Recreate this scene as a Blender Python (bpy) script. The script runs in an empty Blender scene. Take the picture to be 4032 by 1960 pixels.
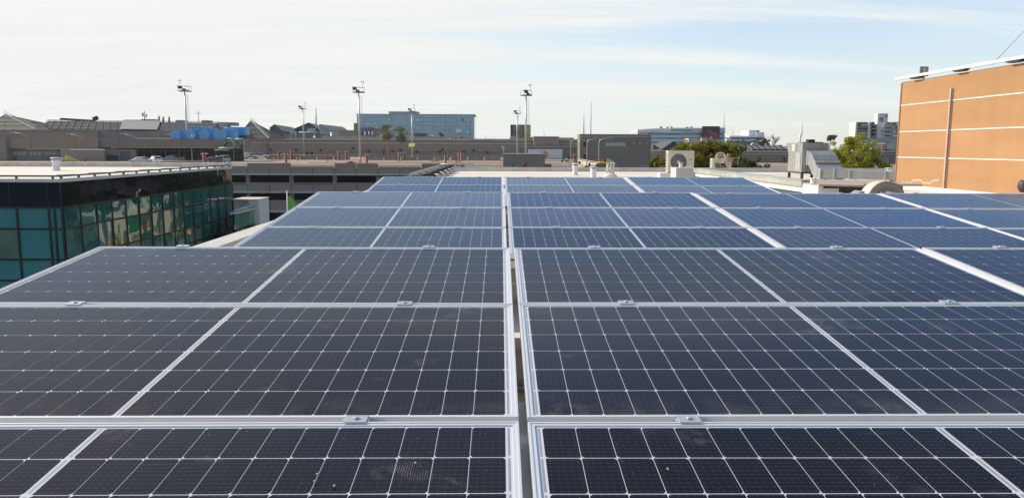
import bpy, bmesh, math, random
from mathutils import Vector, Matrix, noise as mnoise
random.seed(7)
RAD = math.radians
SC = bpy.context.scene
COL = SC.collection

# ------------------------------------------------------------------ camera
FPX, CX, CY = 3027.6, 2016.0, 980.0          # focal length and centre in photo pixels (4032 wide)
PITCH, YAW, ROLL = 0.1312, 0.0152, 0.0035
_cp, _sp, _c, _s, _cr, _sr = math.cos(PITCH), math.sin(PITCH), math.cos(YAW), math.sin(YAW), math.cos(ROLL), math.sin(ROLL)
_right0 = Vector((_c, -_s, 0)); _fwd = Vector((_cp*_s, _cp*_c, -_sp)); _up0 = Vector((_sp*_s, _sp*_c, _cp))
_right = _cr*_right0 + _sr*_up0
_up = -_sr*_right0 + _cr*_up0
cam_d = bpy.data.cameras.new('camera')
cam = bpy.data.objects.new('camera', cam_d); COL.objects.link(cam)
m = Matrix.Identity(4)
for i in range(3):
    m[i][0], m[i][1], m[i][2] = _right[i], _up[i], -_fwd[i]
cam.matrix_world = m
cam_d.sensor_width = 36; cam_d.lens = FPX/4032*36
cam_d.clip_start = 0.05; cam_d.clip_end = 8000
SC.camera = cam

# ------------------------------------------------------------------ sky and sun
SUN_EL, SUN_AZ = 33.0, -67.0                  # azimuth from +Y, negative = to the left
sd = Vector((math.sin(RAD(SUN_AZ))*math.cos(RAD(SUN_EL)), math.cos(RAD(SUN_AZ))*math.cos(RAD(SUN_EL)), math.sin(RAD(SUN_EL))))
world = bpy.data.worlds.new('World'); SC.world = world; world.use_nodes = True
nt = world.node_tree; N = nt.nodes; L = nt.links; N.clear()
def nd(t, **k):
    n = N.new(t)
    for a, b in k.items(): setattr(n, a, b)
    return n
wo = nd('ShaderNodeOutputWorld'); bg = nd('ShaderNodeBackground'); bg.inputs['Strength'].default_value = 0.15
sky = nd('ShaderNodeTexSky'); sky.sky_type = 'NISHITA'; sky.sun_disc = False
sky.sun_elevation = RAD(SUN_EL); sky.sun_rotation = RAD(SUN_AZ)
sky.air_density = 1.0; sky.dust_density = 0.5; sky.ozone_density = 3.0
tc = nd('ShaderNodeTexCoord'); sx = nd('ShaderNodeSeparateXYZ'); L.new(tc.outputs['Generated'], sx.inputs[0])
def mth(op, a, b=None, c=None, clamp=False):
    n = nd('ShaderNodeMath', operation=op); n.use_clamp = clamp
    for i, v in enumerate((a, b, c)):
        if v is None: continue
        if isinstance(v, (int, float)): n.inputs[i].default_value = v
        else: L.new(v, n.inputs[i])
    return n.outputs[0]
zc = mth('MAXIMUM', sx.outputs['Z'], 0.0)
zz = mth('ADD', zc, 0.10)
cu = mth('DIVIDE', sx.outputs['X'], zz); cv = mth('DIVIDE', sx.outputs['Y'], zz)
cb = nd('ShaderNodeCombineXYZ'); L.new(cu, cb.inputs[0]); L.new(cv, cb.inputs[1])
mp = nd('ShaderNodeMapping'); L.new(cb.outputs[0], mp.inputs['Vector'])
mp.inputs['Rotation'].default_value = (0, 0, RAD(-14)); mp.inputs['Scale'].default_value = (0.24, 1.15, 1)
mp.inputs['Location'].default_value = (1.3, 0.4, 0)
n1 = nd('ShaderNodeTexNoise'); n1.inputs['Scale'].default_value = 1.1; n1.inputs['Detail'].default_value = 9; n1.inputs['Roughness'].default_value = 0.58; n1.inputs['Distortion'].default_value = 0.5
L.new(mp.outputs[0], n1.inputs['Vector'])
n2 = nd('ShaderNodeTexNoise'); n2.inputs['Scale'].default_value = 0.45; n2.inputs['Detail'].default_value = 4
L.new(cb.outputs[0], n2.inputs['Vector'])
# the veil of high cloud is thicker low down and towards the sun
vd = nd('ShaderNodeVectorMath', operation='DOT_PRODUCT'); L.new(tc.outputs['Generated'], vd.inputs[0]); vd.inputs[1].default_value = (-0.80, 0.50, 0.0)
veil = mth('MULTIPLY_ADD', vd.outputs['Value'], 1.0, 0.44)
veil = mth('SUBTRACT', veil, mth('MULTIPLY', zc, 0.85))
wisp = mth('MULTIPLY', mth('SUBTRACT', n1.outputs['Fac'], 0.5), 2.9)
fac = mth('ADD', veil, wisp)
fac = mth('ADD', fac, mth('MULTIPLY', mth('SUBTRACT', n2.outputs['Fac'], 0.5), 0.5))
fac = mth('MAXIMUM', fac, mth('MULTIPLY', veil, 0.66))
low = mth('SUBTRACT', 1.0, mth('MULTIPLY', zc, 3.4), clamp=True)
fac = mth('MAXIMUM', fac, mth('MULTIPLY', low, 0.70))
fac = mth('MINIMUM', mth('MAXIMUM', fac, 0.10), 0.96)
cm = nd('ShaderNodeMix', data_type='RGBA'); L.new(fac, cm.inputs['Factor']); L.new(sky.outputs[0], cm.inputs[6])
ccol = nd('ShaderNodeMix', data_type='RGBA'); L.new(mth('MULTIPLY', zc, 3.0, clamp=True), ccol.inputs['Factor'])
ccol.inputs[6].default_value = (4.6, 4.72, 4.56, 1); ccol.inputs[7].default_value = (5.1, 5.1, 4.9, 1)
cs = nd('ShaderNodeVectorMath', operation='SCALE'); L.new(ccol.outputs[2], cs.inputs[0]); L.new(mth('MULTIPLY_ADD', n1.outputs['Fac'], 0.34, 0.83), cs.inputs['Scale'])
L.new(cs.outputs['Vector'], cm.inputs[7])
L.new(cm.outputs[2], bg.inputs['Color']); L.new(bg.outputs[0], wo.inputs['Surface'])

sl = bpy.data.lights.new('sun', 'SUN'); sl.energy = 4.2; sl.angle = RAD(0.5); sl.color = (1.0, 0.90, 0.76)
so = bpy.data.objects.new('sun', sl); COL.objects.link(so); so.location = (-30, 20, 40)
so.rotation_euler = (-sd).to_track_quat('-Z', 'Y').to_euler()

SC.view_settings.view_transform = 'Standard'; SC.view_settings.look = 'None'
SC.view_settings.exposure = 0.3; SC.view_settings.gamma = 1.0
SC.render.engine = 'CYCLES'
SC.cycles.max_bounces = 6; SC.cycles.use_denoising = True

# ------------------------------------------------------------------ helpers
def ray(px, py):
    return ((px-CX)/FPX)*_right - ((py-CY)/FPX)*_up + _fwd
def at(px, py, Y):                               # point at world depth Y along a photo ray
    d = ray(px, py); return d*(Y/d.y)
def onz(px, py, z):
    d = ray(px, py); return d*(z/d.z)

def new_mat(name):
    mt = bpy.data.materials.new(name); mt.use_nodes = True
    return mt, mt.node_tree.nodes, mt.node_tree.links, mt.node_tree.nodes['Principled BSDF']
MATS = {}
def mat(name, col, rough=0.7, metal=0.0, var=0.12, scale=1.2, bump=0.0, bscale=30.0, spec=0.5, streak=0.0, stretch=(1, 1, 1)):
    """painted or bare surface whose colour wanders with a noise (dirt, weathering)"""
    if name in MATS: return MATS[name]
    mt, n, l, p = new_mat(name)
    p.inputs['Roughness'].default_value = rough; p.inputs['Metallic'].default_value = metal
    p.inputs['Specular IOR Level'].default_value = spec
    t = n.new('ShaderNodeTexCoord'); mpn = n.new('ShaderNodeMapping'); mpn.inputs['Scale'].default_value = stretch
    l.new(t.outputs['Object'], mpn.inputs['Vector'])
    a = n.new('ShaderNodeTexNoise'); a.inputs['Scale'].default_value = scale; a.inputs['Detail'].default_value = 8; a.inputs['Roughness'].default_value = 0.65
    l.new(mpn.outputs[0], a.inputs['Vector'])
    mx = n.new('ShaderNodeMix'); mx.data_type = 'RGBA'
    rp = n.new('ShaderNodeMapRange'); rp.inputs[1].default_value = 0.3; rp.inputs[2].default_value = 0.7; l.new(a.outputs['Fac'], rp.inputs[0])
    l.new(rp.outputs[0], mx.inputs['Factor'])
    lo = [max(0, c*(1-var)) for c in col[:3]]; hi = [min(1, c*(1+var)) for c in col[:3]]
    mx.inputs[6].default_value = (*lo, 1); mx.inputs[7].default_value = (*hi, 1)
    out = mx.outputs[2]
    if streak:
        m2 = n.new('ShaderNodeMapping'); m2.inputs['Scale'].default_value = (1, 1, 0.07); l.new(t.outputs['Object'], m2.inputs['Vector'])
        b = n.new('ShaderNodeTexNoise'); b.inputs['Scale'].default_value = scale*3; b.inputs['Detail'].default_value = 5; l.new(m2.outputs[0], b.inputs['Vector'])
        r2 = n.new('ShaderNodeMapRange'); r2.inputs[1].default_value = 0.52; r2.inputs[2].default_value = 0.75; r2.inputs[4].default_value = streak; l.new(b.outputs['Fac'], r2.inputs[0])
        m3 = n.new('ShaderNodeMix'); m3.data_type = 'RGBA'; l.new(r2.outputs[0], m3.inputs['Factor']); l.new(out, m3.inputs[6])
        m3.inputs[7].default_value = (col[0]*0.5, col[1]*0.47, col[2]*0.43, 1); out = m3.outputs[2]
    l.new(out, p.inputs['Base Color'])
    if bump:
        c = n.new('ShaderNodeTexNoise'); c.inputs['Scale'].default_value = bscale; c.inputs['Detail'].default_value = 6; l.new(t.outputs['Object'], c.inputs['Vector'])
        bn = n.new('ShaderNodeBump'); bn.inputs['Strength'].default_value = bump; bn.inputs['Distance'].default_value = 0.02
        l.new(c.outputs['Fac'], bn.inputs['Height']); l.new(bn.outputs[0], p.inputs['Normal'])
    MATS[name] = mt; return mt
def glass(name, col, rough=0.03, wave=0.0, wscale=0.6, spec=0.5, ior=1.5, var=0.25, scale=0.5):
    mt = mat(name, col, rough, 0, var, scale, 0, 1, spec)
    n, l = mt.node_tree.nodes, mt.node_tree.links; p = n['Principled BSDF']; p.inputs['IOR'].default_value = ior
    if wave:
        t = n.new('ShaderNodeTexCoord'); c = n.new('ShaderNodeTexNoise'); c.inputs['Scale'].default_value = wscale; c.inputs['Detail'].default_value = 1.5; c.inputs['Distortion'].default_value = 0.6
        l.new(t.outputs['Object'], c.inputs['Vector'])
        bn = n.new('ShaderNodeBump'); bn.inputs['Strength'].default_value = 1.0; bn.inputs['Distance'].default_value = wave
        l.new(c.outputs['Fac'], bn.inputs['Height']); l.new(bn.outputs[0], p.inputs['Normal'])
    return mt

class MB:
    """collects boxes, prisms, tubes, lathes; build() links them as ONE mesh object"""
    def __init__(s): s.v = []; s.f = []; s.m = []; s.sm = []
    def add(s, vs, fs, mi=0, smooth=False):
        o = len(s.v); s.v += [tuple(v) for v in vs]
        for f in fs: s.f.append(tuple(i+o for i in f)); s.m.append(mi); s.sm.append(smooth)
        return s
    def box(s, x0, x1, y0, y1, z0, z1, mi=0):
        x0, x1 = min(x0, x1), max(x0, x1); y0, y1 = min(y0, y1), max(y0, y1); z0, z1 = min(z0, z1), max(z0, z1)
        vs = [(x0,y0,z0),(x1,y0,z0),(x1,y1,z0),(x0,y1,z0),(x0,y0,z1),(x1,y0,z1),(x1,y1,z1),(x0,y1,z1)]
        return s.add(vs, [(0,3,2,1),(4,5,6,7),(0,1,5,4),(1,2,6,5),(2,3,7,6),(3,0,4,7)], mi)
    def obox(s, c, ax, ay, az, mi=0):            # centre and three half-axis vectors
        c, ax, ay, az = map(Vector, (c, ax, ay, az))
        vs = [c+i*ax+j*ay+k*az for k in (-1,1) for j in (-1,1) for i in (-1,1)]
        return s.add(vs, [(0,2,3,1),(4,5,7,6),(0,1,5,4),(1,3,7,5),(3,2,6,7),(2,0,4,6)], mi)
    def bar(s, p, q, w, h, mi=0, upv=(0,0,1)):   # square bar from p to q
        p, q = Vector(p), Vector(q); d = q-p; a = d.normalized(); u = Vector(upv)
        if abs(a.dot(u)) > 0.98: u = Vector((0,1,0))
        sd_ = a.cross(u).normalized(); uu = sd_.cross(a).normalized()
        return s.obox((p+q)/2, d/2, sd_*(w/2), uu*(h/2), mi)
    def prism(s, poly, axis, d0, d1, mi=0, cap=True):
        def P(a, b, d):
            return (d,a,b) if axis == 'x' else (a,d,b) if axis == 'y' else (a,b,d)
        k = len(poly); vs = [P(a,b,d0) for a,b in poly]+[P(a,b,d1) for a,b in poly]
        fs = [(i,(i+1)%k,k+(i+1)%k,k+i) for i in range(k)]
        if cap: fs += [tuple(range(k)), tuple(range(2*k-1,k-1,-1))]
        return s.add(vs, fs, mi)
    def tube(s, pts, r, n=8, mi=0, caps=True, r1=None):
        pts = [Vector(p) for p in pts]; rings = []; k = len(pts)
        for i, p in enumerate(pts):
            d = (pts[min(i+1,k-1)]-pts[max(i-1,0)]).normalized()
            u = Vector((0,0,1)) if abs(d.z) < 0.95 else Vector((0,1,0))
            a = d.cross(u).normalized(); b = d.cross(a).normalized()
            rr = r if r1 is None else r+(r1-r)*i/(k-1)
            rings.append([p+rr*(math.cos(2*math.pi*j/n)*a+math.sin(2*math.pi*j/n)*b) for j in range(n)])
        vs = [v for rg in rings for v in rg]
        fs = [(i*n+j, i*n+(j+1)%n, (i+1)*n+(j+1)%n, (i+1)*n+j) for i in range(k-1) for j in range(n)]
        s.add(vs, fs, mi, True)
        if caps: s.add(vs[:n], [tuple(range(n))], mi); s.add(vs[-n:], [tuple(range(n-1,-1,-1))], mi)
        return s
    def lathe(s, prof, c, n=20, mi=0, axis='z', cap=True):
        c = Vector(c); vs = []
        for r, z in prof:
            for j in range(n):
                a = 2*math.pi*j/n
                o = (r*math.cos(a), r*math.sin(a), z) if axis == 'z' else (r*math.cos(a), z, r*math.sin(a)) if axis == 'y' else (z, r*math.cos(a), r*math.sin(a))
                vs.append(c+Vector(o))
        k = len(prof)
        s.add(vs, [(i*n+j, i*n+(j+1)%n, (i+1)*n+(j+1)%n, (i+1)*n+j) for i in range(k-1) for j in range(n)], mi, True)
        for i in (0, k-1):
            if cap and prof[i][0] > 1e-3: s.add(vs[i*n:(i+1)*n], [tuple(range(n))], mi)
        return s
    def quad(s, a, b, c, d, mi=0): return s.add([a,b,c,d], [(0,1,2,3)], mi)
    def poly(s, pts, mi=0): return s.add(pts, [tuple(range(len(pts)))], mi)
    def sphere(s, c, r, n=12, k=7, mi=0, sz=1.0):
        return s.lathe([(max(1e-5, r*math.sin(math.pi*i/k)), -r*sz*math.cos(math.pi*i/k)) for i in range(k+1)], c, n, mi)
    def build(s, name, mats, parent=None, world=True, loc=None, fix=True, bevel=0.0):
        me = bpy.data.meshes.new(name); off = Vector((0,0,0))
        if world:
            q = parent
            while q is not None: off += Vector(q.location); q = q.parent
            if loc is not None: off += Vector(loc)
        me.from_pydata([(v[0]-off.x, v[1]-off.y, v[2]-off.z) for v in s.v], [], s.f)
        mats = mats if isinstance(mats, (list, tuple)) else [mats]
        for q in mats: me.materials.append(q)
        me.polygons.foreach_set('material_index', s.m); me.polygons.foreach_set('use_smooth', s.sm)
        if fix:
            bm = bmesh.new(); bm.from_mesh(me); bmesh.ops.remove_doubles(bm, verts=bm.verts, dist=1e-6)
            bmesh.ops.recalc_face_normals(bm, faces=bm.faces); bm.to_mesh(me); bm.free()
        me.update()
        o = bpy.data.objects.new(name, me); COL.objects.link(o)
        if parent is not None: o.parent = parent
        if loc is not None: o.location = loc
        if bevel:
            b = o.modifiers.new('bevel', 'BEVEL'); b.width = bevel; b.segments = 2; b.limit_method = 'ANGLE'
        return o
def tag(o, label=None, cat=None, group=None, kind=None):
    if label: o['label'] = label
    if cat: o['category'] = cat
    if group: o['group'] = group
    if kind: o['kind'] = kind
    return o
def thing(name, label, cat, loc=(0,0,0), group=None, rz=0.0, rot=None):
    o = bpy.data.objects.new(name, None); COL.objects.link(o); o.empty_display_size = 0.3
    o.location = loc; o.rotation_euler = rot if rot else (0,0,rz)
    return tag(o, label, cat, group)
KIDS = {}
def dup(root, loc, label=None, rz=None, group=None, rot=None, scale=None):
    """copy of a thing with its parts and sub-parts (mesh data shared)"""
    r = root.copy(); COL.objects.link(r); r.location = loc
    if rz is not None: r.rotation_euler = (0,0,rz)
    if rot is not None: r.rotation_euler = rot
    if scale is not None: r.scale = scale
    if label: r['label'] = label
    if group: r['group'] = group
    def rec(a, b):
        for ch in list(a.children):
            c = ch.copy(); COL.objects.link(c); c.parent = b; rec(ch, c)
    rec(root, r)
    return r
def text_mesh(mb, txt, origin, xdir, ydir, size, depth=0.0, mi=0, bold=0.0, width=None):
    cu_ = bpy.data.curves.new('txt', 'FONT'); cu_.body = txt; cu_.size = 1; cu_.offset = bold; cu_.extrude = 0.5 if depth else 0
    ob = bpy.data.objects.new('txt', cu_); COL.objects.link(ob)
    dg = bpy.context.evaluated_depsgraph_get(); dg.update(); me = ob.evaluated_get(dg).to_mesh()
    xs = [v.co.x for v in me.vertices]; ys = [v.co.y for v in me.vertices]; x0, x1, y0, y1 = min(xs), max(xs), min(ys), max(ys)
    sy = size/(y1-y0); sxx = sy if width is None else width/(x1-x0)
    X = Vector(xdir).normalized(); Yv = Vector(ydir).normalized(); Z = X.cross(Yv); o = Vector(origin)
    vs = [o+X*((v.co.x-x0)*sxx)+Yv*((v.co.y-y0)*sy)+Z*(v.co.z*depth) for v in me.vertices]
    fs = [tuple(p.vertices) for p in me.polygons]
    mb.add(vs, fs, mi)
    ob.evaluated_get(dg).to_mesh_clear(); bpy.data.objects.remove(ob); bpy.data.curves.remove(cu_)

# ------------------------------------------------------------------ common materials
M_CONC = mat('brown_painted_concrete', (0.275, 0.222, 0.173), 0.85, 0, 0.07, 0.25, 0.15, 6, streak=0.10)
M_CONC_D = mat('dark_brown_paint', (0.215, 0.184, 0.15), 0.85, 0, 0.07, 0.2, streak=0.10)
M_TRIM = mat('pale_trim', (0.42, 0.385, 0.34), 0.7, 0, 0.1, 0.5)
M_DECK = mat('tan_deck_paving', (0.31, 0.235, 0.16), 0.9, 0, 0.16, 0.15, streak=0, stretch=(0.3, 1, 1))
M_ROOFW = mat('cream_roof_membrane', (0.72, 0.645, 0.52), 0.8, 0, 0.12, 0.5, 0.2, 8, stretch=(0.5, 1.4, 1))
M_COPING = mat('grey_coping', (0.58, 0.53, 0.45), 0.75, 0, 0.2, 1.5, 0.1, 20)
M_WHITE = mat('white_paint', (0.72, 0.70, 0.66), 0.6, 0, 0.06, 1.0)
M_DARK = mat('dark_void', (0.012, 0.013, 0.016), 0.9, 0, 0.1, 1)
M_GALV = mat('galvanised_steel', (0.30, 0.315, 0.31), 0.5, 0.25, 0.16, 2.5, streak=0.12)
M_ALU = mat('anodised_aluminium', (0.76, 0.76, 0.755), 0.36, 0.45, 0.04, 3)
M_STEEL = mat('grey_steel', (0.40, 0.41, 0.42), 0.45, 0.5, 0.1, 2)
M_BLACK = mat('black_rubber', (0.02, 0.021, 0.022), 0.6, 0, 0.2, 3)
M_CREAM = mat('cream_enamel', (0.66, 0.60, 0.47), 0.45, 0, 0.06, 2, streak=0.06)
M_RED = mat('red_sign_paint', (0.34, 0.035, 0.026), 0.5, 0, 0.1, 2)
M_YEL = mat('yellow_paint', (0.70, 0.38, 0.03), 0.6, 0, 0.1, 3)
M_CHIME = mat('pale_text', (0.75, 0.72, 0.70), 0.6, 0, 0.02, 3)
# ================================================================== SETTING
GZ = -14.3
mb = MB(); mb.quad((-4000,-500,GZ),(4000,-500,GZ),(4000,6500,GZ),(-4000,6500,GZ))
tag(mb.build('ground', mat('asphalt_and_earth', (0.085, 0.083, 0.078), 0.95, 0, 0.3, 0.02)), kind='structure')
# street between the roof and the car park, with a painted kerb
mb = MB(); mb.quad((-120,68,GZ+0.02),(120,68,GZ+0.02),(120,128,GZ+0.02),(-120,128,GZ+0.02))
tag(mb.build('road', mat('road_asphalt', (0.06, 0.06, 0.06), 0.9, 0, 0.2, 0.3)), kind='structure')

# ================================================================== OUR ROOF BUILDING
RZ = -1.25; LX = -3.15; FY = 41.0
bld = thing('rooftop_building', 'cream flat roof with low grey parapets carrying the solar panels', 'building', (0, 20, GZ))
MB().box(LX+0.01, 24, -8, FY-0.02, RZ-0.4, RZ).build('roof_deck', M_ROOFW, bld)
w = MB(); w.box(LX, LX+0.25, -8, FY, GZ, RZ-0.0); w.box(LX+0.25, 24, FY-0.25, FY, GZ, RZ)
w.build('wall', mat('cream_render', (0.60, 0.54, 0.44), 0.8, 0, 0.08, 0.4, streak=0.15), bld)
ptop = at(1800, 658, FY).z
p = MB()
segs = [LX+0.6, 2.9, 8.8, 14.7, 24]
for a, b in zip(segs, segs[1:]):
    p.box(a+0.006, b-0.006, FY-0.28, FY+0.02, ptop-0.06, ptop)
    p.box(a, b, FY-0.20, FY-0.02, RZ, ptop-0.06)
p.box(LX+0.6, 24, FY-0.36, FY-0.20, RZ, RZ+0.16)
p.build('parapet', M_COPING, bld)
cz = onz(997, 903, -1.04).z
c = MB(); c.box(LX-0.05, LX+0.22, -8, 26.9, RZ+0.001, -1.03); c.build('edge_coping', mat('pale_coping', (0.55, 0.53, 0.48), 0.7, 0, 0.08, 1.2), bld)
# stain strips / membrane seams on the deck
s = MB()
for k in range(7):
    y = 16+3.5*k+random.uniform(-.2,.2); s.box(LX+0.6, 20, y, y+0.05, RZ+0.001, RZ+0.006)
s.build('membrane_seam', mat('seam', (0.56, 0.50, 0.41), 0.8, 0, 0.2, 0.8), bld)

# row of tan blocks with black cowls along the left roof edge, and the rail outside them
mrail = thing('edge_rail', 'grey metal edge rail with short posts along the left roof edge', 'railing', (LX, 30, RZ))
ra = MB(); ra.bar((LX-0.02, 27.0, -0.97),(LX-0.02, 40.9, -0.97), 0.06, 0.10); ra.build('rail', M_STEEL, mrail)
for k in range(9):
    y = 27.2+1.7*k; MB().box(LX-0.06, LX+0.02, y-0.03, y+0.03, RZ, -1.021).build('post', M_STEEL, mrail)
rb = MB(); rb.tube([(LX,40.8,-0.90),(LX+1.75,40.8,-0.90)],0.03); rb.tube([(LX+1.7,40.8,-0.90),(LX+1.7,40.8,RZ)],0.03); rb.tube([(LX+1.0,40.8,-0.90),(LX+1.0,40.8,RZ)],0.035); rb.build('end_rail', M_STEEL, mrail)
names = ['nearest', 'second nearest', 'third nearest', 'fourth nearest', 'second farthest', 'farthest']
blk0 = None
for k in range(6):
    y = 28.6+2.42*k
    if blk0 is None:
        blk0 = thing('cable_outlet', 'x', 'roof outlet', (LX+0.25, y, RZ), 'outlets along the left roof edge')
        b = MB(); b.prism([(0,0),(0.62,0),(0.60,0.15),(0.50,0.23),(0,0.23)], 'y', 0.16, 1.5); b.build('block', mat('tan_block', (0.55,0.47,0.35), 0.8, 0, 0.12, 2), blk0, world=False, bevel=0.02)
        q = MB(); q.tube([(0.0,0.08,0.25),(0.38,0.08,0.25),(0.46,0.08,0.19),(0.48,0.08,0.0)], 0.06, 8); q.build('black_pipe', mat('grey_black_pipe', (0.045,0.048,0.042), 0.6), blk0, world=False)
    o = blk0 if k == 0 else dup(blk0, (LX+0.25, y, RZ))
    o['label'] = 'tan block with bent black pipe, %s of the six along the left roof edge' % names[k]

def vent(name, label, base, h, r, group=None, cap=1.35, flare=0.0, material=None):
    o = thing(name, label, 'vent', base, group)
    v = MB(); v.lathe([(r*1.25+flare, 0), (r*1.0, 0.10*h), (r*0.97, 0.55*h), (r*1.06, 0.62*h), (r*1.06, 0.84*h)], (0,0,0), 20); v.build('pipe', material or M_WHITE, o, world=False)
    c = MB(); c.lathe([(r*0.9, 0.845*h), (r*0.9, 0.905*h)], (0,0,0), 16); c.build('collar', M_DARK, o, world=False)
    c = MB(); c.lathe([(r*cap, 0.905*h), (r*cap, 0.955*h), (r*0.9, h)], (0,0,0), 20); c.build('cap', material or M_WHITE, o, world=False)
    return o
def vent_px(name, label, px, py0, py1, z, wpx, **k):
    b = onz(px, py1, z); t = at(px, py0, b.y); r = wpx/2*b.y/FPX
    return vent(name, label, b, t.z-b.z, r, **k)
vent_px('roof_vent', 'white roof vent pipe with flat cap, left of the two together beyond the panels', 2264, 643, 690, RZ, 20, group='white roof vents', flare=0.02)
vent_px('roof_vent', 'taller white roof vent pipe, right of the two together beyond the panels', 2336, 656, 703, RZ, 23, group='white roof vents')

# group of thin cream posts on a flashed base
b0 = onz(2402, 697, RZ)
pp = thing('pipe_cluster', 'cluster of tall thin cream pipes rising from one white base on the roof', 'pipes', b0)
MB().lathe([(0.34, 0.0), (0.24, 0.12), (0.18, 0.15)], (0,0,0), 18).build('base', M_WHITE, pp, world=False)
for (dx, h, r) in ((-0.17,0.60,0.022), (-0.12,0.62,0.03), (-0.02,0.60,0.02), (0.02,0.62,0.03), (0.12,0.62,0.04)):
    MB().tube([(dx,random.uniform(-.08,.08),0.1),(dx+0.03,0,h)], r, 8).build('pipe', M_CREAM, pp, world=False)

# ================================================================== SOLAR PANELS
CGY = 0.0037
PW, PD, PR, PG = 2.01, 0.957, 0.979, 0.0217
XG, TILT = 0.0569, 0.0912
TOPS = [(3.767, -0.4916), (8.328, -0.486), (12.933, -0.495)]
LIP, MX, MY, MID, CG = 0.016, 0.034, 0.024, 0.020, 0.0019
def cell_material():
    mt, n, l, p = new_mat('monocrystalline_cell')
    t = n.new('ShaderNodeTexCoord'); sp = n.new('ShaderNodeSeparateXYZ'); l.new(t.outputs['Object'], sp.inputs[0])
    def mm(op, a, b=None, c=None, clamp=False):
        q = n.new('ShaderNodeMath'); q.operation = op; q.use_clamp = clamp
        for i, v in enumerate((a, b, c)):
            if v is None: continue
            if isinstance(v, (int, float)): q.inputs[i].default_value = v
            else: l.new(v, q.inputs[i])
        return q.outputs[0]
    ch = (PD-2*MY+CGY)/6; pitch = ch/9.0
    fy = mm('FRACT', mm('DIVIDE', mm('SUBTRACT', sp.outputs['Y'], MY), pitch))
    line = mm('LESS_THAN', mm('ABSOLUTE', mm('SUBTRACT', fy, 0.5)), 0.032)
    cw = (PW-2*MX-MID)/24
    fx = mm('FRACT', mm('DIVIDE', mm('SUBTRACT', sp.outputs['X'], MX), cw/5))
    dot = mm('MULTIPLY', mm('LESS_THAN', mm('ABSOLUTE', mm('SUBTRACT', fx, 0.5)), 0.06), mm('LESS_THAN', mm('ABSOLUTE', mm('SUBTRACT', fy, 0.5)), 0.07))
    wire = mm('MAXIMUM', mm('MULTIPLY', line, 0.07), mm('MULTIPLY', dot, 0.22))
    oi = n.new('ShaderNodeObjectInfo')
    ad = n.new('ShaderNodeVectorMath'); ad.operation = 'ADD'; l.new(t.outputs['Object'], ad.inputs[0])
    cbx = n.new('ShaderNodeCombineXYZ'); l.new(mm('MULTIPLY', oi.outputs['Random'], 57.0), cbx.inputs[0]); l.new(mm('MULTIPLY', oi.outputs['Random'], 31.0), cbx.inputs[1]); l.new(cbx.outputs[0], ad.inputs[1])
    def noise(sc, det, dist=0.0, ro=0.6, stretch=None):
        q = n.new('ShaderNodeTexNoise'); q.inputs['Scale'].default_value = sc; q.inputs['Detail'].default_value = det; q.inputs['Distortion'].default_value = dist; q.inputs['Roughness'].default_value = ro
        src = ad.outputs[0]
        if stretch:
            mpp = n.new('ShaderNodeMapping'); mpp.inputs['Scale'].default_value = stretch; mpp.inputs['Rotation'].default_value = (0,0,0.7); l.new(src, mpp.inputs[0]); src = mpp.outputs[0]
        l.new(src, q.inputs['Vector']); return q.outputs['Fac']
    def rng(v, a, b, c, d):
        q = n.new('ShaderNodeMapRange'); q.inputs[1].default_value = a; q.inputs[2].default_value = b; q.inputs[3].default_value = c; q.inputs[4].default_value = d; l.new(v, q.inputs[0]); return q.outputs[0]
    film = rng(noise(1.3, 5), 0.3, 0.7, 0.004, 0.016)                      # thin dust film
    film = mm('ADD', film, mm('MULTIPLY', oi.outputs['Random'], 0.008))
    # shoe prints: ribbed marks inside sparse blobs; scuffs: thin stretched noise
    blob = rng(noise(3.2, 2, 0.4), 0.62, 0.70, 0.0, 1.0)
    wv = n.new('ShaderNodeTexWave'); wv.inputs['Scale'].default_value = 58; wv.inputs['Distortion'].default_value = 3.0; wv.inputs['Detail'].default_value = 2; l.new(ad.outputs[0], wv.inputs['Vector'])
    rib = rng(wv.outputs['Fac'], 0.55, 0.8, 0.0, 1.0)
    prints = mm('MULTIPLY', mm('MULTIPLY', blob, rib), rng(noise(26, 3), 0.42, 0.62, 0.0, 0.27))
    scuff = rng(noise(5, 6, 0.6, 0.7, (0.5, 6, 1)), 0.64, 0.80, 0.0, 0.22)
    speck = rng(noise(120, 1), 0.745, 0.80, 0.0, 0.35)
    edge = mm('MULTIPLY', rng(sp.outputs['Y'], 0.02, 0.16, 1.0, 0.0), rng(noise(7, 4, 0.3, 0.6, (1, 1, 1)), 0.42, 0.75, 0.0, 0.10))   # silt left along the lower frame
    dust = mm('ADD', mm('ADD', mm('ADD', film, edge), prints), mm('ADD', scuff, speck), clamp=True)
    base = n.new('ShaderNodeMix'); base.data_type = 'RGBA'; l.new(wire, base.inputs['Factor'])
    base.inputs[6].default_value = (0.0045, 0.0052, 0.0095, 1); base.inputs[7].default_value = (0.45, 0.44, 0.42, 1)
    b2 = n.new('ShaderNodeMix'); b2.data_type = 'RGBA'; l.new(dust, b2.inputs['Factor']); l.new(base.outputs[2], b2.inputs[6]); b2.inputs[7].default_value = (0.42, 0.40, 0.37, 1)
    l.new(b2.outputs[2], p.inputs['Base Color'])
    l.new(mm('ADD', 0.11, mm('MULTIPLY', dust, 0.8)), p.inputs['Roughness'])
    p.inputs['Specular IOR Level'].default_value = 0.0
    # blue-tinted anti-reflective glass over the cell
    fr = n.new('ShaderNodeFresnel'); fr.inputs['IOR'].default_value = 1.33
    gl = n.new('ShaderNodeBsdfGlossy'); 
    lw = n.new('ShaderNodeLayerWeight'); lw.inputs['Blend'].default_value = 0.5
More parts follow.
